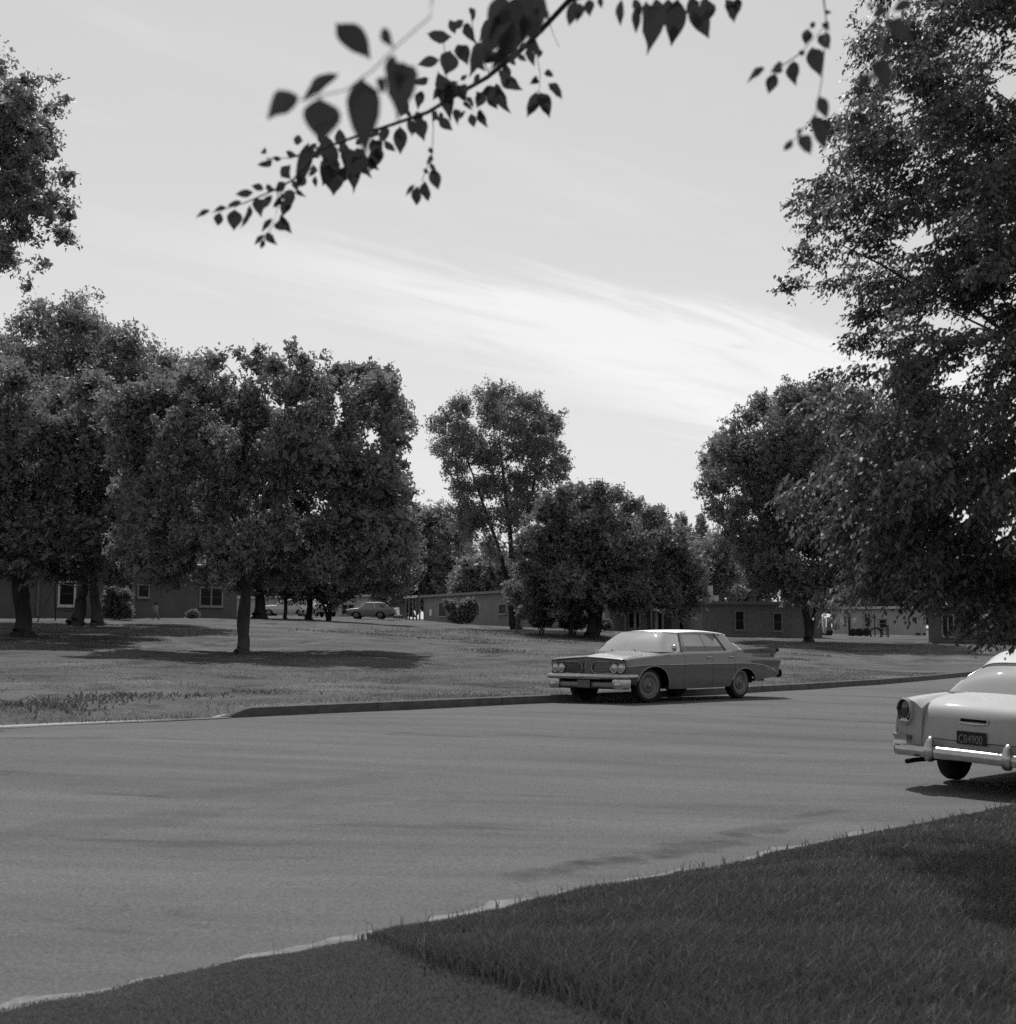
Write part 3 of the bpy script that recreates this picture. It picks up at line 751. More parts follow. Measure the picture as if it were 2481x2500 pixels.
        MB().lathe([(.06, .0), (.055, .018), (.03, .028), (.001, .03)], 20, M).build('parking_lamp', m_lens, bp, smooth=60)
    pl = MB().box((2.60, 0, .335), (.012, .33, .15)).build('front_plate', m_plate_pale, car, bevel=.003)
    # wheels (front pair turned a little)
    wheel(car, FA, .80, 1, .345, .2, R(-9)); wheel(car, FA, -.80, -1, .345, .2, R(-9))
    wheel(car, RA, .80, 1, .345, .2); wheel(car, RA, -.80, -1, .345, .2)
    # chrome spear along the side, wheel-opening lips
    for sgn in (1, -1):
        pts = [(2.42, .66)] + [(x, .70 - .004 * x) for x in np.linspace(2.2, -1.3, 20)] + [(-1.7, .695), (-2.1, .665), (-2.45, .60), (-2.68, .52), (-2.76, .46)]
        MB().tube([(x, sgn * (side_y(G, x, z, JB) + .004), z) for x, z in pts], .011, 6).build('side_spear', m_dull_chrome, car, smooth=60)
        for cx_, zc, a, b, pw in arcs:
            lip = []
            for t in np.linspace(-.97, .97, 25):
                z = zc + b * (1 - abs(t) ** pw) ** (1 / pw); x = cx_ + a * t; lip.append((x, sgn * (side_y(G, x, z, JB) + .002), z + .004))
            MB().tube(lip, .009, 6).build('wheel_lip', m_dull_chrome, car, smooth=60)
        # fin highlight strip and tail lamp pods
        for z0, x0 in ((1.0, -2.86), (.70, -2.86)):
            M = Matrix.Translation((-2.842, sgn * (.93 if z0 > .9 else .88), z0 - .035)) @ Matrix.Rotation(-math.pi / 2, 4, 'Y') @ Matrix.Diagonal((.8, 1.1, 1, 1))
            MB().lathe([(.036, 0), (.034, .022), (.016, .03), (.001, .032)], 16, M).build('tail_lamp', m_lens_dark, car, smooth=60)
        MB().tube([(1.1, sgn * .955, .895), (1.06, sgn * 1.0, .96), (1.02, sgn * 1.01, 1.0)], .011, 6).build('mirror_stalk', m_chrome, car)
    MB().lathe([(.001, -.03), (.04, -.025), (.062, 0), (.066, .012), (.001, .016)], 18, Matrix.Translation((1.0, 1.01, 1.03)) @ Matrix.Rotation(-math.pi / 2, 4, 'Y')).build('door_mirror', m_chrome, car, smooth=50)
    rbp = [[(x, y, z) for x, z in ((-2.86, .38), (-2.95, .40), (-2.97, .47), (-2.95, .54), (-2.86, .56))] for y in np.linspace(-.95, .95, 15)]
    MB().grid(rbp).build('rear_bumper', m_chrome, car, smooth=50)
    MB().tube([(-2.2, .55, .33), (-2.72, .62, .33)], .028, 10).build('exhaust_pipe', m_under, car, smooth=60)
    # greenhouse
    roof = []
    for u in np.linspace(0, 1, 17):
        x = .86 - 2.26 * u; row = []
        for v in np.linspace(-1, 1, 19):
            hw = .66 + .03 * math.sin(math.pi * min(u * 1.2, 1)) - .03 * u ** 6
            xe = x - .20 * (1 - u) * abs(v) ** 2.4 + .10 * u * abs(v) ** 4
            zc = 1.352 + .062 * math.sin(math.pi * (.12 + .72 * u)) - .03 * u ** 3
            row.append((xe, hw * v, zc - .045 * abs(v) ** 3.2))
        roof.append(row)
    rf = MB().grid(roof); rf.build('roof', m_roof_paint, car, smooth=40, solid=.028)
    # windscreen wraps round to the pillars
    scr = []
    for t in np.linspace(0, 1, 6):
        row = []
        for v in np.linspace(-1, 1, 25):
            a = abs(v)
            bx, by, bz = (1.36 - .22 * a ** 2 if a < .72 else 1.246 - .70 * ((a - .72) / .28) ** 1.25, .86 * (a / .72 if a < .72 else 1.0) * (1 if a >= .72 else .985), .955 - .01 * a)
            tx, ty, tz = (.89 - .22 * a ** 2 if a < .80 else .749 - .33 * ((a - .8) / .2), .655 * min(a / .85, 1), 1.358 - .03 * a ** 3)
            bulge = .05 * math.sin(math.pi * t) * (1 - .5 * a)
            row.append((bx + (tx - bx) * t + bulge, (by + (ty - by) * t) * (1 if v > 0 else -1), bz + (tz - bz) * t + bulge * .6))
        scr.append(row)
    MB().grid(scr).build('windscreen', m_screen, car, smooth=60)
    MB().tube([p for p in scr[0]], .013, 6).build('windscreen_trim', m_dull_chrome, car, smooth=60)
    MB().tube([(p[0] - .01, p[1], p[2] - .006) for p in scr[-1]], .016, 6).build('header_trim', m_dull_chrome, car, smooth=60)
    for y0, y1 in ((-.35, .15), (.25, .7)):
        MB().tube([(1.34 - .1 * y0 ** 2, y0, .985), (1.18 - .1 * y1 ** 2, y1, 1.01)], .007, 5).build('wiper', m_under, car)
    # rear window, wrapping too
    rw = []
    for t in np.linspace(0, 1, 5):
        row = []
        for v in np.linspace(-1, 1, 21):
            a = abs(v)
            bx, by = (-1.80 + .28 * a ** 2 if a < .7 else -1.66 + .68 * ((a - .7) / .3) ** 1.2, .84 * min(a / .7, 1))
            tx, ty = (-1.24 + .06 * a ** 2 if a < .8 else -1.2 + .33 * ((a - .8) / .2), .655 * min(a / .8, 1))
            row.append((bx + (tx - bx) * t, (by + (ty - by) * t) * (1 if v > 0 else -1), .965 + (1.325 - .965) * t))
        rw.append(row)
    MB().grid(rw, True).build('rear_window', m_glass, car, smooth=60)
    MB().tube([p for p in rw[0]], .010, 6).build('rear_window_trim', m_chrome, car, smooth=60)
    for sgn in (1, -1):
        def sp(x, t): return (x, sgn * (.865 - .205 * t), .955 + (1.322 - .955) * t)
        def pil(nm, xb, xt, r, mt, r2=None): MB().tube([sp(xb, -.02), sp((xb + xt) / 2, .5), sp(xt, 1.0)], [r, r * .9, (r2 or r) * .9], 6, flat=.6).build(nm, mt, car, smooth=60)
        pil('front_pillar', .56, .40, .034, m_paint_dark); pil('vent_post', .40, .33, .013, m_dull_chrome)
        pil('centre_post', -.34, -.30, .014, m_paint_dark); pil('rear_pillar', -1.02, -.84, .045, m_paint_dark)
        for nm, (b0_, b1_), (t0_, t1_) in (('vent_window', (.55, .41), (.41, .34)), ('front_window', (.39, -.32), (.32, -.28)), ('rear_side_window', (-.36, -.98), (-.32, -.82))):
            MB().grid([[sp(b0_, 0), sp(b1_, 0)], [sp(t0_, 1), sp(t1_, 1)]], sgn < 0).build(nm, m_glass, car)
        MB().tube([sp(x, 0.0) for x in (.56, .2, -.34, -1.0)], .009, 6).build('belt_trim', m_dull_chrome, car, smooth=60)
        MB().tube([sp(x, 1.0) for x in (.40, 0, -.4, -.86)], .016, 6).build('window_header', m_dull_chrome, car, smooth=60)
    for x, nm in ((.05, 'front_seat'), (-.85, 'rear_seat')):
        s = MB(); s.box((x, 0, .62), (.5, 1.5, .2)); s.box((x - .26, 0, .84), (.16, 1.5, .44)); s.build(nm, m_interior, car, bevel=.04)
    MB().box((1.02, 0, .90), (.34, 1.56, .10)).build('dashboard', m_interior, car, bevel=.03)
    sw = MB(); M = Matrix.Translation((.74, .38, .98)) @ Matrix.Rotation(R(62), 4, 'Y')
    sw.tube([M @ Vector((.19 * math.cos(q), .19 * math.sin(q), 0)) for q in np.linspace(0, 2 * math.pi, 25)], .012, 6, cap=False); sw.tube([M @ Vector((-.19, 0, 0)), M @ Vector((.19, 0, 0))], .01, 5)
    sw.build('steering_wheel', m_interior, car, smooth=60)
    # white sheet added inside the windscreen, standing in for its bright glare
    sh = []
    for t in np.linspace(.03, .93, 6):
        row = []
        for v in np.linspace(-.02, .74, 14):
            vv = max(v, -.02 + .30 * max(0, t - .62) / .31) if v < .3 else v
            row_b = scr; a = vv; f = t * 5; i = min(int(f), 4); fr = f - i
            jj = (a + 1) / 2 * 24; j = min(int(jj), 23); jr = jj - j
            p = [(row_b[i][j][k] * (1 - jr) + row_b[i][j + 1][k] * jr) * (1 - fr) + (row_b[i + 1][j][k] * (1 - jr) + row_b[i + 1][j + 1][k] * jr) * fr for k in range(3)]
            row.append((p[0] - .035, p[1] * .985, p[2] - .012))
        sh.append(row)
    MB().grid(sh).build('windscreen_glare', mat('glare_white', .88, .8, .2), car, smooth=60)
    for ch in car.children:
        if not ch.name.startswith('wheel') or ch.name.startswith('wheel_lip'): ch.location.z += .045
    return car
fl = at(1578, 1709, 28.2); rl = at(1810, 1699.5, 30.2)
_ax = np.array([fl[0] - rl[0], fl[1] - rl[1]]); HEAD = math.atan2(-RU[1], -RU[0]) - R(1.0)
fwd = np.array([math.cos(HEAD), math.sin(HEAD)]); lft = np.array([-fwd[1], fwd[0]])
mid = (fl[:2] + rl[:2]) / 2 - fwd * .10 - lft * .86
big_hardtop((mid[0], mid[1], float(road_z(17.2)[0]) + .004), HEAD)

# ---- the light sedan parked on the near side, seen from behind
def light_sedan(loc, rz):
    car = empty('parked_sedan', loc, rz, 'light two-tone sedan seen from behind, parked at the lawn edge, cut by the right border', 'car')
    FA, RA = 1.62, -1.30
    keys = {
        2.32: [(.80, .40), (.86, .50), (.88, .62), (.88, .74), (.87, .84), (.84, .92), (.78, .95), (.5, .94), (0, .97)],
        1.9: [(.86, .30), (.90, .42), (.91, .58), (.91, .72), (.90, .84), (.86, .94), (.78, .975), (.5, .97), (0, 1.0)],
        1.0: [(.88, .26), (.915, .40), (.925, .56), (.925, .72), (.915, .85), (.88, .96), (.80, .995), (.5, 1.0), (0, 1.03)],
        .7: [(.88, .25), (.915, .40), (.925, .56), (.925, .72), (.915, .85), (.885, .97), (.83, 1.0), (.80, 1.005), (.77, 1.0)],
        -.9: [(.88, .25), (.915, .40), (.925, .56), (.925, .72), (.915, .85), (.885, .97), (.83, 1.01), (.80, 1.012), (.77, 1.01)],
        -1.30: [(.88, .26), (.915, .40), (.925, .56), (.925, .72), (.915, .85), (.89, .965), (.84, 1.012), (.76, 1.02), (.66, 1.012)],
        -1.9: [(.88, .30), (.91, .42), (.92, .56), (.92, .72), (.912, .85), (.895, .95), (.85, .995), (.74, 1.0), (.62, .965)],
        -2.25: [(.88, .38), (.90, .46), (.91, .58), (.91, .72), (.905, .84), (.895, .93), (.85, .975), (.74, .975), (.615, .935)],
        -2.40: [(.87, .42), (.89, .48), (.90, .58), (.90, .72), (.90, .83), (.89, .915), (.85, .96), (.74, .955), (.612, .875)],
    }
    arcs = [(FA, .30, .42, .36, 2.1), (RA, .30, .42, .32, 2.1)]
    base = list(np.linspace(-2.40, 2.32, 80)) + [a[0] + a[2] * c for a in arcs for c in (-.999, -.98, -.94, .94, .98, .999)] + [-1.5, 1.02, .75, -.45]
    for e in (.70, -.50): base += [e - .004, e + .004]
    xs = np.array(sorted(set(np.round(base, 4)))); G = make_grid(keys, xs, arcs, .25); per = 4; JB = 6 * per
    i15 = int(np.argmin(abs(xs + 1.5))); i1 = int(np.argmin(abs(xs - 1.02)))
    a0 = int(np.argmin(abs(xs - (-.504)))); b0 = int(np.argmin(abs(xs - .704)))
    body = MB(); both(body, G[:a0 + 1, :JB + 1]); both(body, G[b0:, :JB + 1]); both(body, G[:, JB:])
    nose = G[-1]; body.add([*map(tuple, nose), *[(p[0], -p[1], p[2]) for p in nose[::-1]]], [tuple(range(2 * len(nose)))])
    for sgn in (1, -1):                                     # closing face of each rear wing
        T = G[0].copy(); T[:, 1] *= sgn; n = len(T)
        body.add([tuple(p) for p in T] + [(-2.40, sgn * .61, .42)], [tuple(range(n + 1)) if sgn < 0 else tuple(range(n + 1))[::-1]])
    body.build('body', m_paint_light, car, smooth=40)
    for sgn in (1, -1):
        S = G[a0 + 1:b0, :JB + 1].copy(); S[..., 1] *= sgn
        d = MB().grid(S.tolist(), sgn < 0).build('door', m_paint_light, car, smooth=40)
        y = side_y(G, -.38, .88, JB) * sgn
        MB().tube([(-.44, y, .885), (-.40, y + .03 * sgn, .888), (-.30, y + .03 * sgn, .888), (-.26, y, .885)], .012, 6).build('handle', m_chrome, d, smooth=50)
    inner = MB(); I = G[:, :JB + 1].copy(); I[..., 1] -= .03; both(inner, I)
    inner.box((0, 0, .50), (4.4, 1.16, .36)); inner.box((.1, 0, .30), (2.0, 1.7, .06)); inner.box((-2.1, 0, .46), (.5, 1.16, .10)); inner.box((-1.85, 0, .70), (.9, 1.18, .2))
    inner.build('underbody', m_under, car)
    # trunk lid and lower tail panel, swept from the profile of the car's middle
    prof = [(-1.46, 1.035), (-1.65, 1.034), (-1.88, 1.022), (-2.08, .995), (-2.23, .948), (-2.33, .88), (-2.385, .785), (-2.412, .68), (-2.425, .565)]
    tt = np.linspace(0, len(prof) - 1, 33); PR = pchip(np.arange(len(prof)), np.array(prof), tt)
    lid = []
    for x, z in PR:
        row = []
        k = np.clip((1.03 - z) / .3, 0, 1)
        for v in np.linspace(-1, 1, 21):
            row.append((x + .05 * abs(v) ** 2.5 * k + .015 * abs(v) ** 8, .612 * v, z - .018 * abs(v) ** 2 * (1 - k) - .02 * abs(v) ** 9))
        lid.append(row)
    lid_o = MB().grid(lid, True).build('trunk_lid', m_paint_light, car, smooth=50, solid=.02)
    pan = []
    for z, dx in ((.558, 0), (.50, -.004), (.44, .01), (.38, .05)):
        pan.append([(-2.43 + dx + .05 * abs(v) ** 2.5, .66 * v, z) for v in np.linspace(-1, 1, 17)])
    MB().grid(pan, True).build('tail_panel', m_paint_light, car, smooth=50)
    iw = MB(); W_ = []
    for i in range(i15 + 1): W_.append([tuple(G[i, -1]), (G[i, -1, 0], .613, .42)])
    both(iw, np.array(W_)); iw.build('wing_inner_wall', m_paint_light, car)
    # trunk handle, lock and number plate
    hd = []
    for y in np.linspace(-.16, .16, 13):
        k = 1 - (y / .16) ** 2; x = -2.405
        hd.append([(x + .02, y, .772 - .012 * k), (x - .016 - .008 * k, y, .776 - .012 * k), (x - .02 - .01 * k, y, .766 - .014 * k), (x + .01, y, .75 - .016 * k)])
    h_o = MB().grid(hd, True).build('trunk_handle', m_chrome, lid_o, smooth=40, solid=.006)
    MB().box((-2.399, 0, .79), (.02, .29, .034)).build('handle_shade', m_under, lid_o)  # dark block on the lid, its colour standing for the hollow's shade
    for sgn in (-1, 1): MB().box((-2.408, .158 * sgn, .783), (.03, .018, .06)).build('handle_end', m_chrome, lid_o, bevel=.004)
    MB().lathe([(.022, 0), (.02, .012), (.001, .014)], 16, Matrix.Translation((-2.408, 0, .70)) @ Matrix.Rotation(-math.pi / 2, 4, 'Y')).build('trunk_lock', m_dull_chrome, lid_o, smooth=50)
    plate = MB().box((-2.456, 0, .607), (.006, .338, .14), M=Matrix.Rotation(R(-4), 3, 'Y')).build('licence_plate', m_plate, car, bevel=.002)
    PM = Matrix.Translation((-2.4605, 0, .607)) @ Matrix.Rotation(R(-4), 4, 'Y') @ Matrix(((0, 0, -1, 0), (-1, 0, 0, 0), (0, 1, 0, 0), (0, 0, 0, 1)))
    text_mesh('C84900', .125, m_plate_text, 'plate_number', plate, PM @ Matrix.Translation((-.012, -.016, 0)), width=.27)
    hb = MB()
    for k_ in range(7): hb.box((-2.4595, .10 - .022 * k_, .6605), (.003, .013, .009))
    hb.build('plate_heading', m_plate_pale, plate)
    # tail lamps in hooded wing ends
    for sgn in (1, -1):
        tl = empty('tail_light', (-2.40, sgn * .80, .84)); tl.parent = car
        hous = []
        for x, e in ((.02, 1.0), (-.03, 1.0), (-.05, .97), (-.052, .90)):
            hous.append([(x - (.03 if math.sin(q) > .2 else 0) * (x < 0), sgn * .088 * e * math.cos(q), .15 * e * math.sin(q) - .012) for q in np.linspace(0, 2 * math.pi, 29)])
        MB().grid(hous, sgn > 0).build('housing', m_paint_light, tl, smooth=50)
        M = Matrix.Translation((-.03, 0, .022)) @ Matrix.Rotation(-math.pi / 2, 4, 'Y') @ Matrix.Diagonal((1.5, .8, 1, 1))
        MB().lathe([(.072, -.02), (.07, .012), (.05, .024), (.001, .03)], 24, M).build('lens', m_lens_dark, tl, smooth=60)
        MB().lathe([(.082, -.01), (.084, .012), (.074, .016), (.07, .0)], 24, M, cap=False).build('bezel', m_chrome, tl, smooth=50)
        M = Matrix.Translation((-.035, 0, -.118)) @ Matrix.Rotation(-math.pi / 2, 4, 'Y') @ Matrix.Diagonal((.7, 1.1, 1, 1))
        MB().lathe([(.05, -.02), (.048, .016), (.03, .022), (.001, .024)], 20, M).build('reverse_lamp', m_dull_chrome, tl, smooth=60)
        MB().tube([(-2.40, sgn * .905, .80), (-2.405, sgn * .915, .70), (-2.40, sgn * .91, .57)], [.006, .012, .012], 8).build('wing_trim', m_chrome, car, smooth=50)
    # bumper with guards, wrapped ends and wings
    def bxr(y): return -2.55 + .13 * abs(y / .93) ** 2.6
    path = [(-1.95, .94), (-2.2, .94), (-2.34, .925)] + [(bxr(y), y) for y in np.linspace(.885, -.885, 41)] + [(-2.34, -.925), (-2.2, -.94), (-1.95, -.94)]
    sec = [(-.03, .062), (.012, .058), (.034, .03), (.036, -.02), (.018, -.06), (-.03, -.07)]
    bar = []
    for i, (x, y) in enumerate(path):
        a = path[max(i - 1, 0)]; b = path[min(i + 1, len(path) - 1)]
        tx, ty = b[0] - a[0], b[1] - a[1]; l = math.hypot(tx, ty); nx, ny = ty / l, -tx / l
        bar.append([(x - nx * -o, y - ny * -o, .425 + z - .02 * abs(y) ** 2) for o, z in [(-q[0] * -1, q[1]) for q in sec]])
    bp = MB().grid(bar, False).build('rear_bumper', m_chrome, car, smooth=50)
    for sgn in (1, -1):
        gd = []
        for z, w, o in ((.315, .03, .02), (.335, .048, .055), (.41, .055, .085), (.48, .052, .075), (.545, .04, .05), (.585, .022, .02), (.592, .004, .0)):
            x0 = bxr(.44) + .01
            gd.append([(x0, sgn * .44 - w, z), (x0 - o * .8, sgn * .44 - w * .9, z), (x0 - o, sgn * .44 - w * .3, z), (x0 - o, sgn * .44 + w * .3, z), (x0 - o * .8, sgn * .44 + w * .9, z), (x0, sgn * .44 + w, z)])
        MB().grid(gd).build('bumper_guard', m_chrome, bp, smooth=45)
        wg = []
        for z, e, o in ((.465, .9, 0), (.50, .45, .0), (.54, .5, .01), (.562, 1.1, .02), (.574, 1.15, .015)):
            wg.append([(-2.30, sgn * (.93 + .03 * e), z), (-2.42 - .02 * e, sgn * (.915 + .025 * e), z), (-2.45 - .03 * e, sgn * .86, z), (-2.45 - .02 * e, sgn * .76, z), (-2.40, sgn * .72, z)])
        w_o = MB().grid(wg, sgn < 0)
        w_o.f.append(tuple(range(20, 25)) if sgn > 0 else tuple(range(20, 25))[::-1])
        w_o.build('bumper_wing', m_chrome, bp, smooth=40)
    MB().tube([(-1.7, .62, .30), (-2.45, .66, .305), (-2.62, .665, .30)], .026, 12).build('exhaust_pipe', m_under, car, smooth=60)
    for x in (FA, RA):
        for sgn in (1, -1): wheel(car, x, .745 * sgn, sgn, .34, .18, rim_r=.2, wall_r=.25)
    # roof, pillars, glass
    roof = []
    for u in np.linspace(0, 1, 25):
        x = .55 - 1.72 * u; row = []
        for v in np.linspace(-1, 1, 23):
            a = abs(v); hw = .63 + .05 * math.sin(math.pi * min(u * 1.15, 1)) - .02 * u
            zc = 1.40 + .165 * math.sin(math.pi * (.12 + .80 * u)) ** .8 - .055 * u ** 4
            row.append((x - .12 * (1 - u) * a ** 2 + .17 * u ** 2 * a ** 2.6, hw * v * (1 - .0 * u), zc - .075 * a ** 3 - .055 * a ** 9))
        roof.append(row)
    MB().grid(roof).build('roof', mat('white_roof_paint', .40, .45, .4, coat=.2), car, smooth=40, solid=.03)
    edge = roof[-1]
    rw = []
    for t in np.linspace(0, 1, 6):
        row = []
        for j, v in enumerate(np.linspace(-1, 1, 23)):
            a = abs(v); e = edge[j]
            b = (-1.56 + .10 * a ** 2 if a < .78 else -1.50 + .38 * ((a - .78) / .22) ** 1.3, .76 * min(a / .8, 1.0) * (1 if v > 0 else -1), 1.032 - .01 * a)
            bu = .055 * math.sin(math.pi * t)
            row.append((b[0] + (e[0] + .015 - b[0]) * t - bu, b[1] + (e[1] * .985 - b[1]) * t, b[2] + (e[2] - .018 - b[2]) * t + bu * .4))
        rw.append(row)
    MB().grid(rw, True).build('rear_window', m_rear_glass, car, smooth=60)
    MB().tube([(p[0] - .004, p[1], p[2]) for p in rw[0]], .013, 6).build('rear_window_trim', m_chrome, car, smooth=60)
    MB().tube([(p[0] - .012, p[1], p[2] - .006) for p in rw[-1]], .011, 6).build('rear_window_header', m_dull_chrome, car, smooth=60)
    for sgn in (1, -1):
        MB().tube([(rw[i][1 if sgn < 0 else -2][0] - .008, rw[i][1 if sgn < 0 else -2][1] * 1.012, rw[i][1 if sgn < 0 else -2][2]) for i in range(6)], .012, 6).build('rear_window_side_trim', m_chrome, car, smooth=60)
        def sp(x, t): return (x, sgn * (.80 - .17 * t), 1.005 + (1.40 - 1.005) * t)
        e_ = 0 if sgn < 0 else -1
        cp = MB().grid([[rw[i][e_], (rw[i][e_][0] + .10, rw[i][e_][1] * 1.004, rw[i][e_][2] - .002), (rw[i][e_][0] + .22 - .03 * i, rw[i][e_][1] * .985, rw[i][e_][2] - .006)] for i in range(6)], sgn > 0)
        cp.build('rear_pillar', MATS['white_roof_paint'], car, smooth=60)
        for nm, xb, xt in (('front_pillar', .74, .40), ('centre_post', -.50, -.40)):
            MB().tube([sp(xb, 0), sp(xt, .94)], .028, 6).build(nm, m_paint_light, car, smooth=60)
        MB().grid([[sp(.72, 0), sp(-.48, 0)], [sp(.38, .93), sp(-.38, .93)]], sgn < 0).build('front_window', m_glass, car)
        MB().grid([[sp(-.52, 0), sp(-.92, 0)], [sp(-.42, .9), sp(-.66, .9)]], sgn < 0).build('rear_side_window', m_glass, car)
    scr = [[(1.02 - .25 * abs(v) ** 3 + (.50 - .1 * v * v - 1.02 + .25 * abs(v) ** 3) * t, (.80 - .18 * t) * v, 1.02 + .42 * t) for v in np.linspace(-1, 1, 13)] for t in (0, .5, 1)]
    MB().grid(scr).build('windscreen', m_glass, car, smooth=60)
    for x, nm in ((.1, 'front_seat'), (-.8, 'rear_seat')):
        s = MB(); s.box((x, 0, .68), (.5, 1.3, .2)); s.box((x - .26, 0, .92), (.16, 1.3, .46)); s.build(nm, m_interior, car, bevel=.04)
    MB().box((-1.25, 0, 1.0), (.36, 1.3, .04)).build('parcel_shelf', m_interior, car)
    # front lamps, out of the picture but there
    for sgn in (1, -1):
        MB().lathe([(.10, 0), (.1, .05), (.06, .07), (.001, .075)], 20, Matrix.Translation((2.30, sgn * .72, .82)) @ Matrix.Rotation(math.pi / 2, 4, 'Y')).build('headlight', m_lens, car, smooth=50)
    MB().box((2.42, 0, .47), (.1, 1.85, .13)).build('front_bumper', m_chrome, car, bevel=.03)
    MB().box((2.33, 0, .68), (.03, 1.1, .18)).build('grille', m_grille, car, bevel=.01)
    return car
lw = gnd(2328, 1904, 0.05); HC = math.atan2(RU[1], RU[0]) - R(.5)
cf = np.array([math.cos(HC), math.sin(HC)]); cl_ = np.array([-cf[1], cf[0]])
cpos = lw[:2] - cl_ * .76 + cf * 1.30
light_sedan((cpos[0], cpos[1], .016), HC).rotation_euler = (R(3.0), 0, HC)
# ------------------------------------------------------------------ houses: long low blocks with flat roofs
m_wall = mat('house_wall', .125, .9, .2, var=.10, vscale=1.2, bump=.15, bscale=25)
m_wall_mid = mat('house_wall_mid', .2, .9, .2, var=.10, vscale=1.2, bump=.15, bscale=25)
m_wall_pale = mat('house_wall_pale', .36, .9, .2, var=.08, vscale=1.0)
m_fascia = mat('fascia_paint', .45, .7, .3, var=.1, vscale=4)
m_fascia_dim = mat('fascia_dim', .2, .8, .3, var=.1, vscale=4)
m_roofing = mat('roofing_felt', .14, .95, .1, var=.2, vscale=2)
m_frame_white = mat('window_paint', .62, .6, .3)
m_frame_dim = mat('window_paint_dim', .26, .6, .3)
m_pane = mat('dark_pane', .010, .3, .12)
m_door = mat('door_paint', .05, .5, .4)
m_metal = mat('galvanised', .75, .6, .4, metal=.0, var=.15, vscale=5)
m_pole = mat('steel_pole', .025, .8, .2)
m_white_cloth = mat('white_cloth', .8, .9, .1, var=.08, vscale=6)
m_post = mat('porch_post_paint', .16, .7, .3)

def plane_hit(px, py, A, B):
    """photograph pixel -> (metres along A-B, height z) on the vertical plane through A and B"""
    t = np.array([B[0] - A[0], B[1] - A[1]]); L = np.hypot(*t); t = t / L
    nrm = np.array([-t[1], t[0], 0]); v = ray(px, py)
    k = (np.array([A[0], A[1], 0]) @ nrm - CAM @ nrm) / (v @ nrm)
    P = CAM + v * k
    return (P[0] - A[0]) * t[0] + (P[1] - A[1]) * t[1], P[2]
class House:
    def __init__(s, name, label, A, B, z0, z1, depth, wall, fascia, over=.45, cat='house'):
        """A, B: (x, y) ends of the wall that faces the camera; local x runs A to B, local -y faces the camera"""
        s.A, s.B = np.array(A[:2], float), np.array(B[:2], float); s.z0 = z0
        s.L = float(np.hypot(*(s.B - s.A))); rz = math.atan2(s.B[1] - s.A[1], s.B[0] - s.A[0])
        s.o = empty(name, (A[0], A[1], z0), rz, label, cat); s.H = z1 - z0; s.depth = depth
        MB().box((s.L / 2, depth / 2, s.H / 2 - .5), (s.L, depth, s.H + 1.0)).build('wall', wall, s.o)
        r = MB().box((s.L / 2, depth / 2, s.H + .10), (s.L + 2 * over, depth + 2 * over, .16)).build('roof', m_roofing, s.o)
        for (c, sz) in (((s.L / 2, -over - .012, s.H + .085), (s.L + 2 * over + .05, .024, .22)), ((-over - .012, depth / 2, s.H + .085), (.024, depth + 2 * over, .22)), ((s.L + over + .012, depth / 2, s.H + .085), (.024, depth + 2 * over, .22))):
            MB().box(c, sz).build('fascia', fascia, r)
    def loc(s, px, py):
        a, z = plane_hit(px, py, s.A, s.B); return a, z - s.z0
    def window(s, x0, y0, x1, y1, fr, cols=1, rows=2, fw=.09, out=.0):
        a0, zt = s.loc(x0, y0); a1, zb = s.loc(x1, y1); _, zt2 = s.loc(x1, y0); zt = (zt + zt2) / 2
        w, h = a1 - a0, zt - zb; c = (a0 + a1) / 2
        win = empty('window', (c, -out, (zt + zb) / 2)); win.parent = s.o
        f = MB()
        f.box((-w / 2 + fw / 2, -.03, 0), (fw, .06, h)); f.box((w / 2 - fw / 2, -.03, 0), (fw, .06, h))
        f.box((0, -.03, h / 2 - fw / 2), (w - 2 * fw, .055, fw)); f.box((0, -.04, -h / 2 + fw / 2), (w - 2 * fw, .075, fw)); f.build('frame', fr, win)
        cw = (w - 2 * fw) / cols; rh = (h - 2 * fw) / rows
        for i in range(cols):
            for j in range(rows):
                MB().box((-w / 2 + fw + cw * (i + .5), -.008 - .012 * (j == 0), -h / 2 + fw + rh * (j + .5)), (cw - .05, .008, rh - .04)).build('pane', m_pane, win)
        for i in range(1, cols): MB().box((-w / 2 + fw + cw * i, -.025, 0), (fw * .9, .05, h - 2 * fw)).build('mullion', fr, win)
        MB().box((0, -.07, -h / 2 - .03), (w + .1, .14, .05)).build('sill', fr, win)
        return win
    def panel(s, name, x0, y0, x1, y1, mt, th=.05, lift=0.0):
        a0, zt = s.loc(x0, y0); a1, zb = s.loc(x1, y1)
        return MB().box(((a0 + a1) / 2, -th / 2 - lift, (zt + zb) / 2), (a1 - a0, th, zt - zb)).build(name, mt, s.o)
def lawn_z(x, y): return float(far_z(x, y)[0])

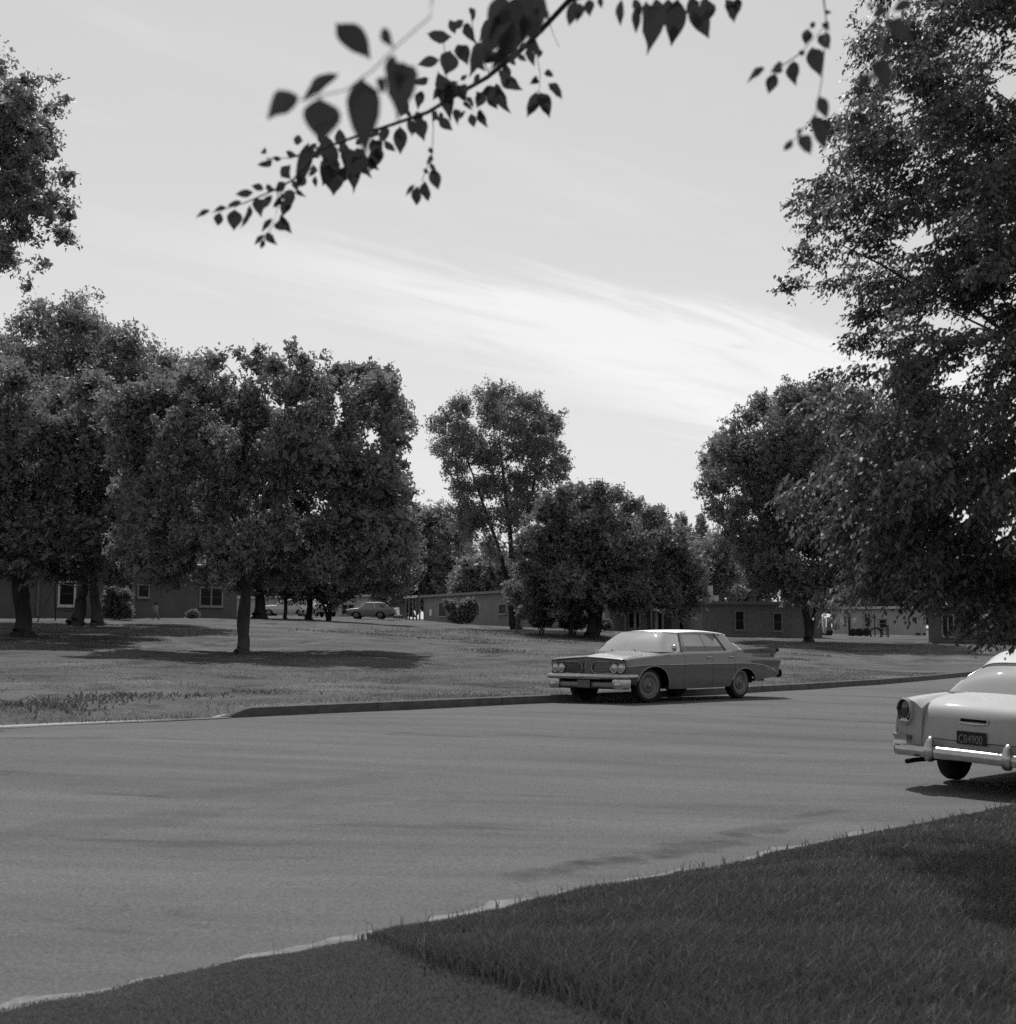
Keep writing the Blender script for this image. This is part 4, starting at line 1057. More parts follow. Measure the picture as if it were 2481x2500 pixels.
# left house, seen under the trees
A = at(-170, 1506, 80); B = at(578, 1513, 89)
h1 = House('house', 'long dark flat-roofed house under the trees at left, white-framed window', A, B, 3.08, 5.72, 9, m_wall, m_fascia, over=.5)
h1.window(142, 1418, 184, 1481, m_frame_white, 1, 2, .11)
h1.window(336, 1426, 365, 1460, m_frame_dim, 1, 1, .08)
h1.window(487, 1433, 544, 1482, m_frame_dim, 2, 2, .09)
h1.window(-60, 1425, -10, 1480, m_frame_white, 1, 2, .1)
h1.panel('porch_shade_panel', 264, 1409, 322, 1508, mat('painted_porch_shade', .018, .9, .1), .03)  # flat near-black panel, the porch opening's shade put into its colour
h1.panel('porch_jamb', 322, 1409, 328, 1508, m_post, .08); h1.panel('porch_jamb', 259, 1409, 264, 1508, m_post, .08)
h1.panel('porch_door', 272, 1425, 295, 1508, m_door, .05, .03)
h1.panel('downpipe', 91, 1412, 94, 1505, m_post, .08)
h1.panel('porch_light_panel', 306, 1428, 314, 1446, m_frame_dim, .05, .035)

# pale house far behind the parked cars
A = at(560, 1512, 168); B = at(905, 1510, 160)
h2 = House('house', 'pale walled house far back behind the three parked cars', A, B, A[2] - .1, A[2] + 2.45, 8, m_wall_pale, m_fascia)
h2.window(834, 1474, 866, 1502, m_frame_dim, 2, 2, .12)
h2.window(650, 1484, 658, 1497, m_frame_dim, 1, 1, .1)
h2.panel('door', 920 - 40, 1478, 890, 1509, m_door)

# middle house with the porch at its left end
A = at(1034, 1515, 138); B = at(1250, 1530, 124)
h3 = House('house', 'grey house at the centre with a posted porch at its left end', A, B, min(A[2], B[2]) - .05, at(1034, 1456, 138)[2] - .1, 8, m_wall_mid, m_fascia_dim, over=.35)
h3.window(1072, 1470, 1091, 1506, m_frame_dim, 1, 2, .08)
h3.window(1218, 1473, 1238, 1500, m_frame_dim, 1, 2, .10)
h3.panel('notice_board', 1050, 1488, 1054, 1503, m_white_cloth, .04)
pr = MB().box((-1.75, 2.6, h3.H + .09), (2.9, 6.2, .15)).build('porch_roof', m_roofing, h3.o)
MB().box((-1.75, -.52, h3.H + .09), (2.9, .03, .24)).build('porch_fascia', m_fascia, pr)
for ax in (-3.0, -2.3, -1.5, -.8, -.12):
    MB().box((ax, -.35, h3.H / 2 - .3), (.13, .13, h3.H + .6)).build('porch_post', m_post, h3.o)
MB().box((-1.6, 2.4, h3.H / 2), (2.7, .1, h3.H)).build('porch_back_wall', m_wall_mid, h3.o)
MB().box((-1.5, 2.32, 1.0), (.9, .06, 2.0)).build('door', m_door, h3.o)
MB().box((-2.5, 2.32, 1.3), (.6, .06, 1.0)).build('porch_window', m_pane, h3.o)

# right house with the cooler on its roof
A = at(1716, 1553, 100); B = at(2008, 1564, 101.5)
h4 = House('house', 'dark house right of centre with a boxy cooler on its flat roof', A, B, 1.85, at(1716, 1474, 100)[2] - .02, 10, m_wall_mid, m_fascia_dim, over=.3)
h4.window(1793, 1490, 1819, 1540, m_frame_dim, 1, 2, .09)
h4.window(1886, 1495, 1911, 1542, m_frame_dim, 1, 2, .09)
A2 = at(1496, 1542, 108); B2 = at(1714, 1552, 103)
w = MB(); L2 = float(np.hypot(*(B2[:2] - A2[:2]))); 
class Wing(House):
    def __init__(s, base, A, B, depth, wall, z0, z1):
        s.A, s.B = np.array(A[:2]), np.array(B[:2]); s.z0 = z0; s.L = float(np.hypot(*(s.B - s.A))); s.H = z1 - z0
        Mi = base.o.matrix_basis.inverted()
        s.o = base.o; s.M = Mi @ (Matrix.Translation((A[0], A[1], z0)) @ Matrix.Rotation(math.atan2(B[1] - A[1], B[0] - A[0]), 4, 'Z'))
    def put(s, name, c, size, mt):
        o = MB().box(c, size).build(name, mt, s.o); o.matrix_local = s.M; return o
wg = Wing(h4, A2, B2, 8, m_wall_mid, 1.95, h4.z0 + h4.H - .12)
wg.put('wing_wall', (wg.L / 2, 4.2, wg.H / 2 - .5), (wg.L - .4, 8, wg.H + 1), m_wall_mid)
wg.put('wing_roof', (wg.L / 2, 3.4, wg.H + .09), (wg.L + .3, 9.4, .16), m_roofing)
wg.put('wing_fascia', (wg.L / 2, -1.32, wg.H + .09), (wg.L + .3, .03, .24), m_fascia_dim)
wg.put('porch_end_wall', (.5, -.9, wg.H / 2 - .1), (.16, 2.0, wg.H), m_fascia)
for px0, px1, nm, mt, zb, zt in ((1535, 1543, 'porch_window', m_pane, .9, 2.1), (1552, 1560, 'porch_window', m_pane, .9, 2.1), (1572, 1578, 'door_frame', m_post, .1, 2.2), (1580, 1592, 'door', m_door, .1, 2.15),
                                 (1606, 1611, 'porch_window', m_pane, .6, 2.2), (1616, 1635, 'door', m_door, .1, 2.2), (1657, 1664, 'narrow_window', m_pane, .5, 2.1), (1686, 1693, 'narrow_window', m_pane, .5, 2.1),
                                 (1598, 1604, 'pale_panel', m_fascia, .3, 2.0), (1545, 1551, 'pale_panel', m_fascia, .3, 2.0)):
    a0 = plane_hit(px0, 1520, A2, B2)[0]; a1 = plane_hit(px1, 1520, A2, B2)[0]
    wg.put(nm, ((a0 + a1) / 2, .17, (zb + zt) / 2), (a1 - a0, .07, zt - zb), mt)
for px0 in (1512, 1548, 1584, 1612, 1640):
    a0 = plane_hit(px0, 1520, A2, B2)[0]; wg.put('porch_post', (a0, -1.1, wg.H / 2 - .1), (.12, .12, wg.H + .2), m_post)
# cooler: louvred box on legs with a smaller box beside it
c0 = at(1705, 1460, 102); c1 = at(1741, 1424, 102)
cw, chh = c1[0] - c0[0], c1[2] - c0[2]
zc0 = h4.z0 + h4.H + .18
col = empty('roof_cooler', ((c0[0] + c1[0]) / 2, 102.4, zc0), R(-4), 'pale louvred evaporative cooler standing on the flat roof', 'cooler')
hb_ = chh
MB().box((0, 0, .12 + hb_ / 2), (cw, cw, hb_)).build('cabinet', m_metal, col, bevel=.01)
for k in range(6):
    MB().box((-cw / 2 + cw * (k + .5) / 6, -cw / 2 - .012, .12 + hb_ / 2), (cw / 6 - .05, .02, hb_ - .16)).build('louvre_panel', m_metal, col)
for sx in (-1, 1):
    for sy in (-1, 1): MB().box((sx * (cw / 2 - .06), sy * (cw / 2 - .06), .06), (.06, .06, .12)).build('leg', m_pole, col)
d0 = at(1741, 1460, 102); d1 = at(1754, 1444, 102)
vb = empty('roof_vent_box', ((d0[0] + d1[0]) / 2 + .03, 102.2, zc0), R(-4), 'small pale vent box beside the cooler on the roof', 'vent')
MB().box((0, 0, (d1[2] - d0[2]) / 2), (d1[0] - d0[0], .5, d1[2] - d0[2])).build('box', m_metal, vb, bevel=.01)
MB().box((0, 0, d1[2] - d0[2] + .012), (d1[0] - d0[0] + .08, .58, .024)).build('lid', m_metal, vb)
vp = MB().lathe([(.05, 0), (.05, .5), (.09, .52), (.09, .6), (.001, .62)], 12).build('roof_pipe', m_frame_white, None, smooth=50)
vp.location = (at(1675, 1465, 106)[0], 106, h4.z0 + h4.H - .02); tag(vp, 'slim white vent pipe on the flat roof left of the cooler', 'pipe')

# pale house behind the yard
A = at(2036, 1567, 130); B = at(2262, 1569, 128)
h5 = House('house', 'pale house behind the yard with laundry, seen between tree and leaves', A, B, A[2] - .05, at(2100, 1486, 129)[2], 8, m_wall_pale, m_fascia)
h5.window(2108, 1496, 2128, 1532, m_frame_dim, 2, 2, .12); h5.window(2036, 1494, 2044, 1504, m_frame_dim, 1, 1, .1)
h5.window(2144, 1510, 2168, 1535, m_frame_dim, 1, 2, .12)
h5.panel('door', 2236, 1545, 2248, 1569, m_door); h5.panel('door', 2254, 1545, 2262, 1569, m_door)
# far right house
A = at(2268, 1569.5, 93); B = at(2600, 1571, 90)
h6 = House('house', 'dark house at the far right behind the hanging leaves and the sedan', A, B, min(A[2], B[2]) - .05, at(2330, 1484, 92)[2], 9, m_wall, m_fascia_dim)
h6.window(2298, 1499, 2332, 1556, m_frame_dim, 2, 2, .09)
h6.panel('door', 2452, 1492, 2468, 1570, m_door); h6.panel('door_post', 2468, 1490, 2473, 1570, m_post, .08)
h6.panel('corner_board', 2268, 1486, 2273, 1570, m_post, .06)

# ------------------------------------------------------------------ yard things
# swing set by the left house
sw = empty('swing_set', (0, 0, 0), 0, 'dark A-frame swing set on the lawn before the left house', 'swing set')
ds = 74.0
def sp3(px, py, d=ds): return at(px, py, d)
tl_, tr_ = sp3(134, 1423, 74.5), sp3(232, 1441, 73)
def gz(p): return (p[0], p[1], lawn_z(p[0], p[1]) - .03)
MB().tube([tl_, tr_], .035, 8).build('top_bar', m_pole, sw, smooth=60)
for top, feet in ((tl_, (sp3(90, 1520, 72.6), sp3(135, 1518, 76.6))), (tr_, (sp3(254, 1524, 71.4), sp3(222, 1522, 75.0)))):
    for f in feet: MB().tube([top, gz(f)], .035, 8).build('leg', m_pole, sw, smooth=60)
for k in (.36, .66):
    c = tl_ + (tr_ - tl_) * k; dz = c[2] - lawn_z(c[0], c[1]) - .5
    s_ = MB().box((c[0], c[1], c[2] - dz), (.42, .18, .03)).build('swing_seat', m_pole, sw)
    for e in (-.19, .19): MB().tube([(c[0] + e, c[1], c[2]), (c[0] + e, c[1], c[2] - dz)], .008, 5).build('swing_chain', m_pole, s_)
# white post with a dark foot, before the tall cottonwood
P = at(1262, 1545, 92); zl = lawn_z(P[0], P[1])
st = empty('marker_post', (P[0], P[1], zl), 0, 'thin pale post standing alone on the lawn before the tall tree', 'post')
MB().box((0, 0, .62), (.11, .11, 1.3), M=Matrix.Rotation(R(2.5), 3, 'Y')).build('stake', mat('weathered_post', .2, .8, .2, var=.2, vscale=6), st, bevel=.01)
MB().lathe([(.17, -.05), (.16, .05), (.08, .09), (.001, .1)], 12).build('foot_mound', m_weed, st, smooth=50)
def cloth(name, label, px0, py0, px1, py1, d, mt, slant=0.0):
    """washing hanging from a line: pegged at the top corners, folded and swaying below"""
    a = at(px0, py0, d); b = at(px1, py1, d); rows = []
    for t in np.linspace(0, 1, 10):
        z = a[2] + (b[2] - a[2]) * t; row = []
        for u in np.linspace(0, 1, 13):
            x = a[0] + (b[0] - a[0]) * u
            row.append((x + slant * t * (b[0] - a[0]) * (.5 - u), d + .10 * t * math.sin(u * 14 + 2 * t) + .05 * math.sin(u * 31 + 5 * t), z - .04 * math.sin(math.pi * u * 2) ** 2 * (1 - t) + .05 * math.sin(u * 9) * t))
        rows.append(row)
    o = MB().grid(rows).build(name, mt, None, smooth=60, solid=.006); tag(o, label, 'laundry', 'washing on the lines'); return o
cloth('hanging_sheet', 'bright white sheet hanging left of the tall tree trunk', 1248, 1488, 1257, 1516, 128, m_white_cloth, -.8)
# laundry line by the pale house
dl = 112.0
lp = []
for i, (px, lab) in enumerate(((2024, 'leftmost dark clothes-line post in the yard by the pale house'), (2075, 'thick dark clothes-line post right of the pale washing'), (2119, 'thin clothes-line post before the double window of the pale house'), (2137, 'thin clothes-line post right of the double window'))):
    P = at(px, 1566, dl); zl = lawn_z(P[0], P[1]); ztop = at(px, 1507, dl)[2]
    o = empty('clothesline_post', (P[0], P[1], zl), 0, lab, 'post', 'clothes-line posts')
    r_ = .09 if i == 1 else .045
    MB().tube([(0, 0, -.1), (0, 0, ztop - zl)], r_, 8).build('post', m_pole, o, smooth=60)
    MB().tube([(0, -.6, ztop - zl - .04), (0, .6, ztop - zl - .04)], .03, 6).build('cross_arm', m_pole, o, smooth=60)
    lp.append((P[0], P[1], ztop))
for px0, px1, y0, y1, mt, lab, sl in ((2008, 2018, 1508, 1546, m_white_cloth, 'narrow white cloth leftmost on the washing line', 0), (2019, 2031, 1508, 1540, m_wall_pale, 'pale grey cloth beside the leftmost white cloth', .1), (2032, 2050, 1506, 1538, m_wall_pale, 'wide pale sheet with shadowed folds in mid-line', 0),
                                      (2052, 2068, 1506, 1526, m_white_cloth, 'short white cloth near the thick line post', .2), (2079, 2092, 1508, 1521, m_white_cloth, 'small white cloth right of the thick line post', .9)):
    cloth('hanging_cloth', lab, px0, y0, px1, y1, dl - .6, mt, sl)
ln = MB().tube([(p[0], p[1] - .6, p[2] - .03) for p in [at(1996, 1507, dl)] + [np.array(q) for q in lp] ], .012, 5).build('washing_line', m_pole, None); tag(ln, 'thin washing line strung between the dark posts', 'line')
# low trailer frame under the washing
P0 = at(1988, 1566, 118); P1 = at(2112, 1566, 118)
tr = empty('flat_trailer', ((P0[0] + P1[0]) / 2, 118, lawn_z(P0[0] / 2 + P1[0] / 2, 118)), 0, 'low dark flat-bed trailer on small tyres behind the washing', 'trailer')
tw = P1[0] - P0[0]; zt_ = at(2050, 1557, 118)[2] - tr.location.z
MB().box((0, 0, zt_), (tw, 1.7, .13)).build('deck', m_pole, tr, bevel=.02)
MB().box((-tw / 2 - .5, 0, zt_ - .03), (1.1, .12, .1)).build('drawbar', m_pole, tr)
for xx in (-tw / 2 + .35, -tw / 2 + 1.05, tw / 2 - .75, tw / 2 - .1):
    for yy in (-.9, .9):
        MB().lathe([(.1, -.09), (.3, -.09), (.33, -.05), (.33, .05), (.3, .09), (.1, .09)], 20, Matrix.Translation((xx, yy, .32)) @ Matrix.Rotation(math.pi / 2, 4, 'X')).build('tyre', m_tyre, tr, smooth=50)
P = at(2139, 1569, 108)
th = empty('standing_tyre', (P[0], P[1], lawn_z(P[0], P[1])), 0, 'bare tyre standing half sunk in the yard by the pale house', 'tyre')
MB().tube([(.42 * math.cos(q), .0, .30 + .42 * math.sin(q)) for q in np.linspace(0, 2 * math.pi, 29)], .07, 8, cap=False).build('ring', m_tyre, th, smooth=60)
# small picnic stand (legs and shelf) beside it
P = at(2161, 1568, 108); z_ = lawn_z(P[0], P[1])
sd = empty('garden_stand', (P[0], P[1], z_), 0, 'small dark open-legged stand by the pale house wall', 'stand')
for xx in (-.22, .22):
    for yy in (-.2, .2): MB().box((xx, yy, .42), (.06, .06, .9)).build('leg', m_pole, sd)
MB().box((0, 0, .88), (.56, .5, .05)).build('top', m_pole, sd); MB().box((0, 0, .2), (.48, .44, .04)).build('shelf', m_pole, sd)
# pale lawn chair by the porch of the middle house
P = at(972, 1511, 128); z_ = lawn_z(P[0], P[1])
lc = empty('lawn_chair', (P[0], P[1], z_), R(30), 'pale canvas chair beside the porch of the middle house', 'chair')
MB().box((0, 0, .42), (.6, .55, .05)).build('seat', m_white_cloth, lc, bevel=.01)
MB().box((0, .34, .78), (.6, .05, .75), M=Matrix.Rotation(R(-18), 3, 'X')).build('backrest', m_white_cloth, lc, bevel=.01)
for xx in (-.27, .27):
    for yy in (-.24, .24): MB().box((xx, yy, .2), (.04, .04, .42)).build('leg', m_pole, lc)
    MB().box((xx, 0, .62), (.05, .55, .03)).build('armrest', m_pole, lc)

# ------------------------------------------------------------------ far parked cars
def far_car(name, label, px, py, d, heading, paint, roofp, L=5.0, tall=0.0, wagon=False):
    P = at(px, py, d); z = lawn_z(P[0], P[1])
    car = empty(name, (P[0], P[1], z + .02), heading, label, 'car', 'cars parked in the distance')
    hl = L / 2; FA, RA = hl - .85, -hl + 1.2
    t = tall
    keys = {hl: [(.78, .40), (.84, .5), (.86, .62), (.85, .74 + t), (.78, .82 + t), (.4, .85 + t), (0, .86 + t)],
            hl - .4: [(.86, .3), (.91, .45), (.93, .62), (.92, .78 + t), (.82, .88 + t), (.4, .91 + t), (0, .93 + t)],
            .9: [(.88, .25), (.93, .45), (.95, .65), (.93, .82 + t), (.84, .94 + t), (.4, .97 + t), (0, .98 + t)],
            -.9: [(.88, .25), (.93, .45), (.95, .65), (.93, .84 + t), (.84, .96 + t), (.4, .97 + t), (0, .98 + t)],
            -hl + .3: [(.86, .34), (.91, .45), (.93, .62), (.92, .82 + t), (.86, .97 + t), (.4, .93 + t), (0, .93 + t)],
            -hl: [(.8, .42), (.86, .5), (.88, .62), (.88, .78 + t), (.84, .95 + t), (.4, .84 + t), (0, .82 + t)]}
    arcs = [(FA, .3, .42, .34, 2.1), (RA, .3, .42, .34, 2.1)]
    xs = np.array(sorted(set(list(np.round(np.linspace(-hl, hl, 46), 3)) + [round(a[0] + a[2] * c, 3) for a in arcs for c in (-.99, -.93, .93, .99)])))
    G = make_grid(keys, xs, arcs, .25, per=3, kspear=2)
    b = MB(); both(b, G)
    for e, f in ((0, False), (-1, True)):
        q = G[e]; r_ = [tuple(p) for p in q] + [(p[0], -p[1], p[2]) for p in q[::-1]]; b.add(r_, [tuple(range(len(r_))) if f else tuple(range(len(r_)))[::-1]])
    b.build('body', paint, car, smooth=40)
    i = MB(); i.box((0, 0, .48), (L - .5, 1.2, .36)); i.build('underbody', m_under, car)
    xr0, xr1 = .45, (-hl + .45 if wagon else -1.05); xb0, xb1 = 1.05, (-hl + .12 if wagon else -1.75)
    zb, zt = .95 + t, 1.42 + t
    cab = []
    for u in np.linspace(0, 1, 9):
        x = xr0 + (xr1 - xr0) * u; cab.append([(x, .64 * v, zt + .05 * math.sin(math.pi * (.1 + .8 * u)) - .05 * abs(v) ** 3) for v in np.linspace(-1, 1, 9)])
    MB().grid(cab).build('roof', roofp, car, smooth=45, solid=.03)
    MB().grid([[(xb0, .8 * v, zb) for v in (-1, 0, 1)], [(xr0, .62 * v, zt) for v in (-1, 0, 1)]]).build('windscreen', m_screen, car)
    MB().grid([[(xb1, .8 * v, zb) for v in (-1, 0, 1)], [(xr1, .62 * v, zt) for v in (-1, 0, 1)]], True).build('rear_window', m_screen, car)
    for sg in (1, -1):
        mxs = [xb0 - .1, (xb0 + xb1) / 2, xb1 + .1]; mts = [xr0, (xr0 + xr1) / 2, xr1]
        for k in (0, 1): MB().grid([[(mxs[k] - .04, .83 * sg, zb), (mxs[k + 1] + .04, .83 * sg, zb)], [(mts[k] - .04, .64 * sg, zt), (mts[k + 1] + .04, .64 * sg, zt)]], sg < 0).build('side_window', m_glass, car)
        for k in range(3): MB().tube([(mxs[k], .83 * sg, zb), (mts[k], .64 * sg, zt)], .035, 6).build('pillar', roofp, car, smooth=60)
        for x in (FA, RA):
            MB().lathe([(.1, -.09), (.3, -.09), (.34, -.05), (.34, .05), (.3, .09), (.1, .09)], 20, Matrix.Translation((x, .76 * sg, .34)) @ Matrix.Rotation(-sg * math.pi / 2, 4, 'X')).build('tyre', m_tyre, car, smooth=50)
            MB().lathe([(.22, .085), (.18, .1), (.05, .11), (.001, .115)], 16, Matrix.Translation((x, .76 * sg, .34)) @ Matrix.Rotation(-sg * math.pi / 2, 4, 'X')).build('hubcap', m_hub, car, smooth=50)
        MB().lathe([(.09, 0), (.085, .04), (.001, .06)], 14, Matrix.Translation((hl - .01, .62 * sg, .70 + t)) @ Matrix.Rotation(math.pi / 2, 4, 'Y')).build('headlight', m_lens, car, smooth=50)
    MB().box((hl + .05, 0, .46), (.1, 1.8, .13)).build('front_bumper', m_chrome, car, bevel=.03); MB().box((-hl - .05, 0, .48), (.1, 1.8, .13)).build('rear_bumper', m_chrome, car, bevel=.03)
    MB().box((hl + .012, 0, .64), (.02, 1.0, .2)).build('grille', m_grille, car)
    return car
m_car_pale = mat('pale_car_paint', .7, .4, .5, coat=.5); m_car_mid = mat('mid_car_paint', .14, .4, .5, coat=.6)
far_car('parked_wagon', 'pale station wagon half hidden behind two dark tree trunks', 706, 1505, 128, R(172), mat('wagon_paint', .42, .4, .5, coat=.5), m_car_pale, 5.0, .06, True)
far_car('parked_coupe', 'dark car with pale roof behind the forked tree trunk', 778, 1508, 122, R(-62), m_car_mid, m_car_pale, 4.9, .05)
far_car('parked_saloon', 'low dark sedan standing clear right of the forked tree', 907, 1510, 122, R(178), m_car_mid, mat('saloon_roof', .6, .4, .5, coat=.5), 4.1)

# ------------------------------------------------------------------ running child
def child():
    P = at(381, 1514, 80.5); z = lawn_z(P[0], P[1])
    o = empty('person', (P[0], P[1], z), R(0), 'small child with dark hair and pale clothes running past the left house', 'person')
    j = {'pel': (0, 0, .50), 'che': (-.02, 0, .70), 'nek': (-.03, 0, .80), 'hea': (-.045, 0, .86), 'top': (-.05, 0, .985),
         'hl': (.0, .06, .48), 'kl': (-.10, .07, .29), 'al': (-.155, .07, .06), 'tl': (-.215, .07, .03),
         'hr': (.0, -.06, .48), 'kr': (.08, -.07, .30), 'ar': (.19, -.07, .12), 'tr': (.17, -.07, .04),
         'sl': (-.02, .12, .75), 'el': (.06, .16, .61), 'wl': (-.02, .17, .50), 'sr': (-.02, -.12, .75), 'er': (-.10, -.16, .62), 'wr': (-.18, -.14, .70)}
    rad = {'pel': .085, 'che': .09, 'nek': .04, 'hea': .075, 'top': .06, 'hl': .07, 'kl': .048, 'al': .032, 'tl': .025, 'hr': .07, 'kr': .048, 'ar': .032, 'tr': .025, 'sl': .04, 'el': .03, 'wl': .024, 'sr': .04, 'er': .03, 'wr': .024}
    ks = list(j); ed = [('pel', 'che'), ('che', 'nek'), ('nek', 'hea'), ('hea', 'top'), ('pel', 'hl'), ('hl', 'kl'), ('kl', 'al'), ('al', 'tl'), ('pel', 'hr'), ('hr', 'kr'), ('kr', 'ar'), ('ar', 'tr'), ('che', 'sl'), ('sl', 'el'), ('el', 'wl'), ('che', 'sr'), ('sr', 'er'), ('er', 'wr')]
    me = bpy.data.meshes.new('body'); me.from_pydata([j[k] for k in ks], [(ks.index(a), ks.index(b)) for a, b in ed], []); me.update()
    b = link_mesh('body', me, mat('skin', .16, .7, .3), o)
    md = b.modifiers.new('skin', 'SKIN'); sd_ = me.skin_vertices[0].data
    for i, k in enumerate(ks): sd_[i].radius = (rad[k], rad[k]); sd_[i].use_root = (k == 'pel')
    b.modifiers.new('sub', 'SUBSURF').levels = 2; b.modifiers['sub'].render_levels = 2
    M = Matrix.Translation((-.03, 0, .66))
    MB().lathe([(.10, -.16), (.115, -.1), (.105, 0), (.115, .08), (.10, .125), (.05, .15)], 16, M @ Matrix.Diagonal((.95, 1.15, 1, 1))).build('shirt', mat('child_shirt', .30, .9, .1), o, smooth=60)
    MB().lathe([(.001, .105), (.06, .09), (.09, .04), (.092, -.01), (.08, -.05)], 16, Matrix.Translation((-.035, 0, .925)), cap=False).build('hair', mat('child_hair', .015, .8, .2), o, smooth=60)
    for k in (('hl', 'kl'), ('hr', 'kr')):
        MB().tube([j[k[0]], tuple(np.array(j[k[0]]) * .35 + np.array(j[k[1]]) * .65)], [.085, .072], 10).build('shorts_leg', mat('child_shorts', .22, .9, .1), o, smooth=60)
    for k in ('tl', 'tr'): MB().box((j[k][0] - .01, j[k][1], j[k][2]), (.15, .07, .06)).build('shoe', m_under, o, bevel=.015)
child()
# ------------------------------------------------------------------ trees
m_bark = mat('bark', .045, .95, .1, var=.4, vscale=4, bump=.8, bscale=14, stretch=(1, 1, .25))
m_bark_pale = mat('pale_bark', .075, .95, .1, var=.35, vscale=4, bump=.8, bscale=14, stretch=(1, 1, .25))
m_leaf_a = leaf_mat('leaf_broad', .115, .09, .55, .15, .35)
m_leaf_b = leaf_mat('leaf_cottonwood', .12, .09, .55, .15, .35)
m_leaf_c = leaf_mat('leaf_dark', .11, .08, .55, .15, .35)
m_leaf_far = leaf_mat('leaf_far', .12, .1, .5, .2, .45)
m_leaf_near = leaf_mat('leaf_elm', .085, .05, .5, .12, .45)
TRI_COUNT = [0]
def unit(a): return a / np.maximum(np.linalg.norm(a, axis=-1, keepdims=True), 1e-9)
def leaf_quads(C, axis, nrm, l, w, fold=.15):
    side = unit(np.cross(axis, nrm)); nrm = np.cross(side, axis)
    l = l[:, None]; w = w[:, None]
    V = np.stack([C - axis * l * .5, C + side * w * .5 - axis * l * .08 + nrm * w * fold, C + axis * l * .5, C - side * w * .5 - axis * l * .08 + nrm * w * fold], 1)
    F = np.arange(len(C) * 4).reshape(-1, 4)
    return V.reshape(-1, 3), F
def leaf_tris(C, axis, nrm, l, w):
    """one small face a leaf, for trees far enough that a leaf is a few pixels"""
    side = unit(np.cross(axis, nrm)); l = l[:, None]; w = w[:, None]
    V = np.stack([C - axis * l * .5 + side * w * .28, C + axis * l * .55, C - axis * l * .25 - side * w * .72], 1)
    return V.reshape(-1, 3), np.arange(len(C) * 3).reshape(-1, 3)
def crown_leaves(puffs, d, nleaf, size, depth, droop=.4, aspect=.6, clus=.5, shell=.55, twig=16, core=.16):
    """puffs: (x, y, rx, ry) ellipses in photograph pixels, lifted to real size at distance d and spread through the crown's depth"""
    P = np.array(puffs, float); cx = (P[:, 0].min() + P[:, 0].max()) / 2; hw = max((P[:, 0].max() - P[:, 0].min()) / 2 + P[:, 2].mean(), 1)
    C, Rr = [], []
    for x, y, rx, ry in P:
        k = math.sqrt(max(.1, 1 - min(abs((x - cx) / hw), 1) ** 2)) * depth
        for dz in (-k * RNG.uniform(.25, .8), k * RNG.uniform(.1, .8)):
            dd = d + dz; sc = d / FPX
            C.append(at(x, y, dd) if False else at(x, y, d) + np.array([0, dz, 0])); Rr.append((rx * sc, min(rx, ry) * sc * 1.1, ry * sc))
    C0 = np.array(C); R0 = np.array(Rr); vol0 = (R0.prod(1)) ** .75
    # every puff breaks up into knots of foliage sitting on its surface
    C, Rr, vol = [], [], []
    for c, r_, v_ in zip(C0, R0, vol0):
        kn = int(np.clip(round(5 + r_.mean() * 5), 6, 13))
        dd = unit(RNG.normal(0, 1, (kn, 3)) + np.array([0, 0, .12])); rr = RNG.uniform(.28, .52, kn); cc = c + dd * r_ * RNG.uniform(.45, .95, (kn, 1))
        C += list(cc); Rr += [r_ * q for q in rr]; vol += list(v_ * rr ** 1.9 / (rr ** 1.9).sum())
    C = np.array(C); Rr = np.array(Rr); vol = np.array(vol); pr = vol / vol.sum()
    nleaf = int(nleaf * 1.9); size = size * .80
    nt = max(nleaf // twig, 1)
    pi = RNG.choice(len(C), nt, p=pr)
    dirs = unit(RNG.normal(0, 1, (nt, 3)))
    # lumpy surface: every puff has its own bulges
    ph = RNG.uniform(0, 6.28, (len(C), 3))[pi]
    lump = 1 + .22 * np.sin(dirs[:, 0] * 4 + ph[:, 0]) * np.sin(dirs[:, 2] * 5 + ph[:, 1]) + .12 * np.sin(dirs[:, 1] * 9 + ph[:, 2])
    rad = (shell + (1 - shell) * RNG.uniform(0, 1, nt) ** .7) * lump * np.where(RNG.uniform(0, 1, nt) < .06, RNG.uniform(1, 1.3, nt), 1)
    T = C[pi] + dirs * rad[:, None] * Rr[pi]
    tdir = unit(dirs + RNG.normal(0, .6, (nt, 3)) + np.array([0, 0, .15]))
    k = np.repeat(np.arange(nt), twig); n = len(k); u = RNG.uniform(-.5, .9, n)
    L = T[k] + tdir[k] * (u * clus * .6)[:, None] + RNG.normal(0, clus * .17, (n, 3))
    ax = unit(tdir[k] * .5 + RNG.normal(0, .8, (n, 3)) + np.array([0, 0, -droop]))
    nr = unit(RNG.normal(0, .9, (n, 3)) + np.array([0, -.1, .55]))
    sz = size * RNG.uniform(.65, 1.3, n)
    # larger leaves deep inside each puff close the crown
    nc = int(nleaf * core); ci = RNG.choice(len(C0), nc, p=vol0 / vol0.sum())
    Lc = C0[ci] + unit(RNG.normal(0, 1, (nc, 3))) * (RNG.uniform(0, .62, nc) ** .6)[:, None] * R0[ci]
    L = np.concatenate([L, Lc]); ax = np.concatenate([ax, unit(RNG.normal(0, 1, (nc, 3)))]); nr = np.concatenate([nr, unit(RNG.normal(0, 1, (nc, 3)))])
    sz = np.concatenate([sz, size * RNG.uniform(1.8, 2.8, nc)])
    return leaf_tris(L, ax, nr, sz * 1.15, sz * aspect * 1.25), C0, R0
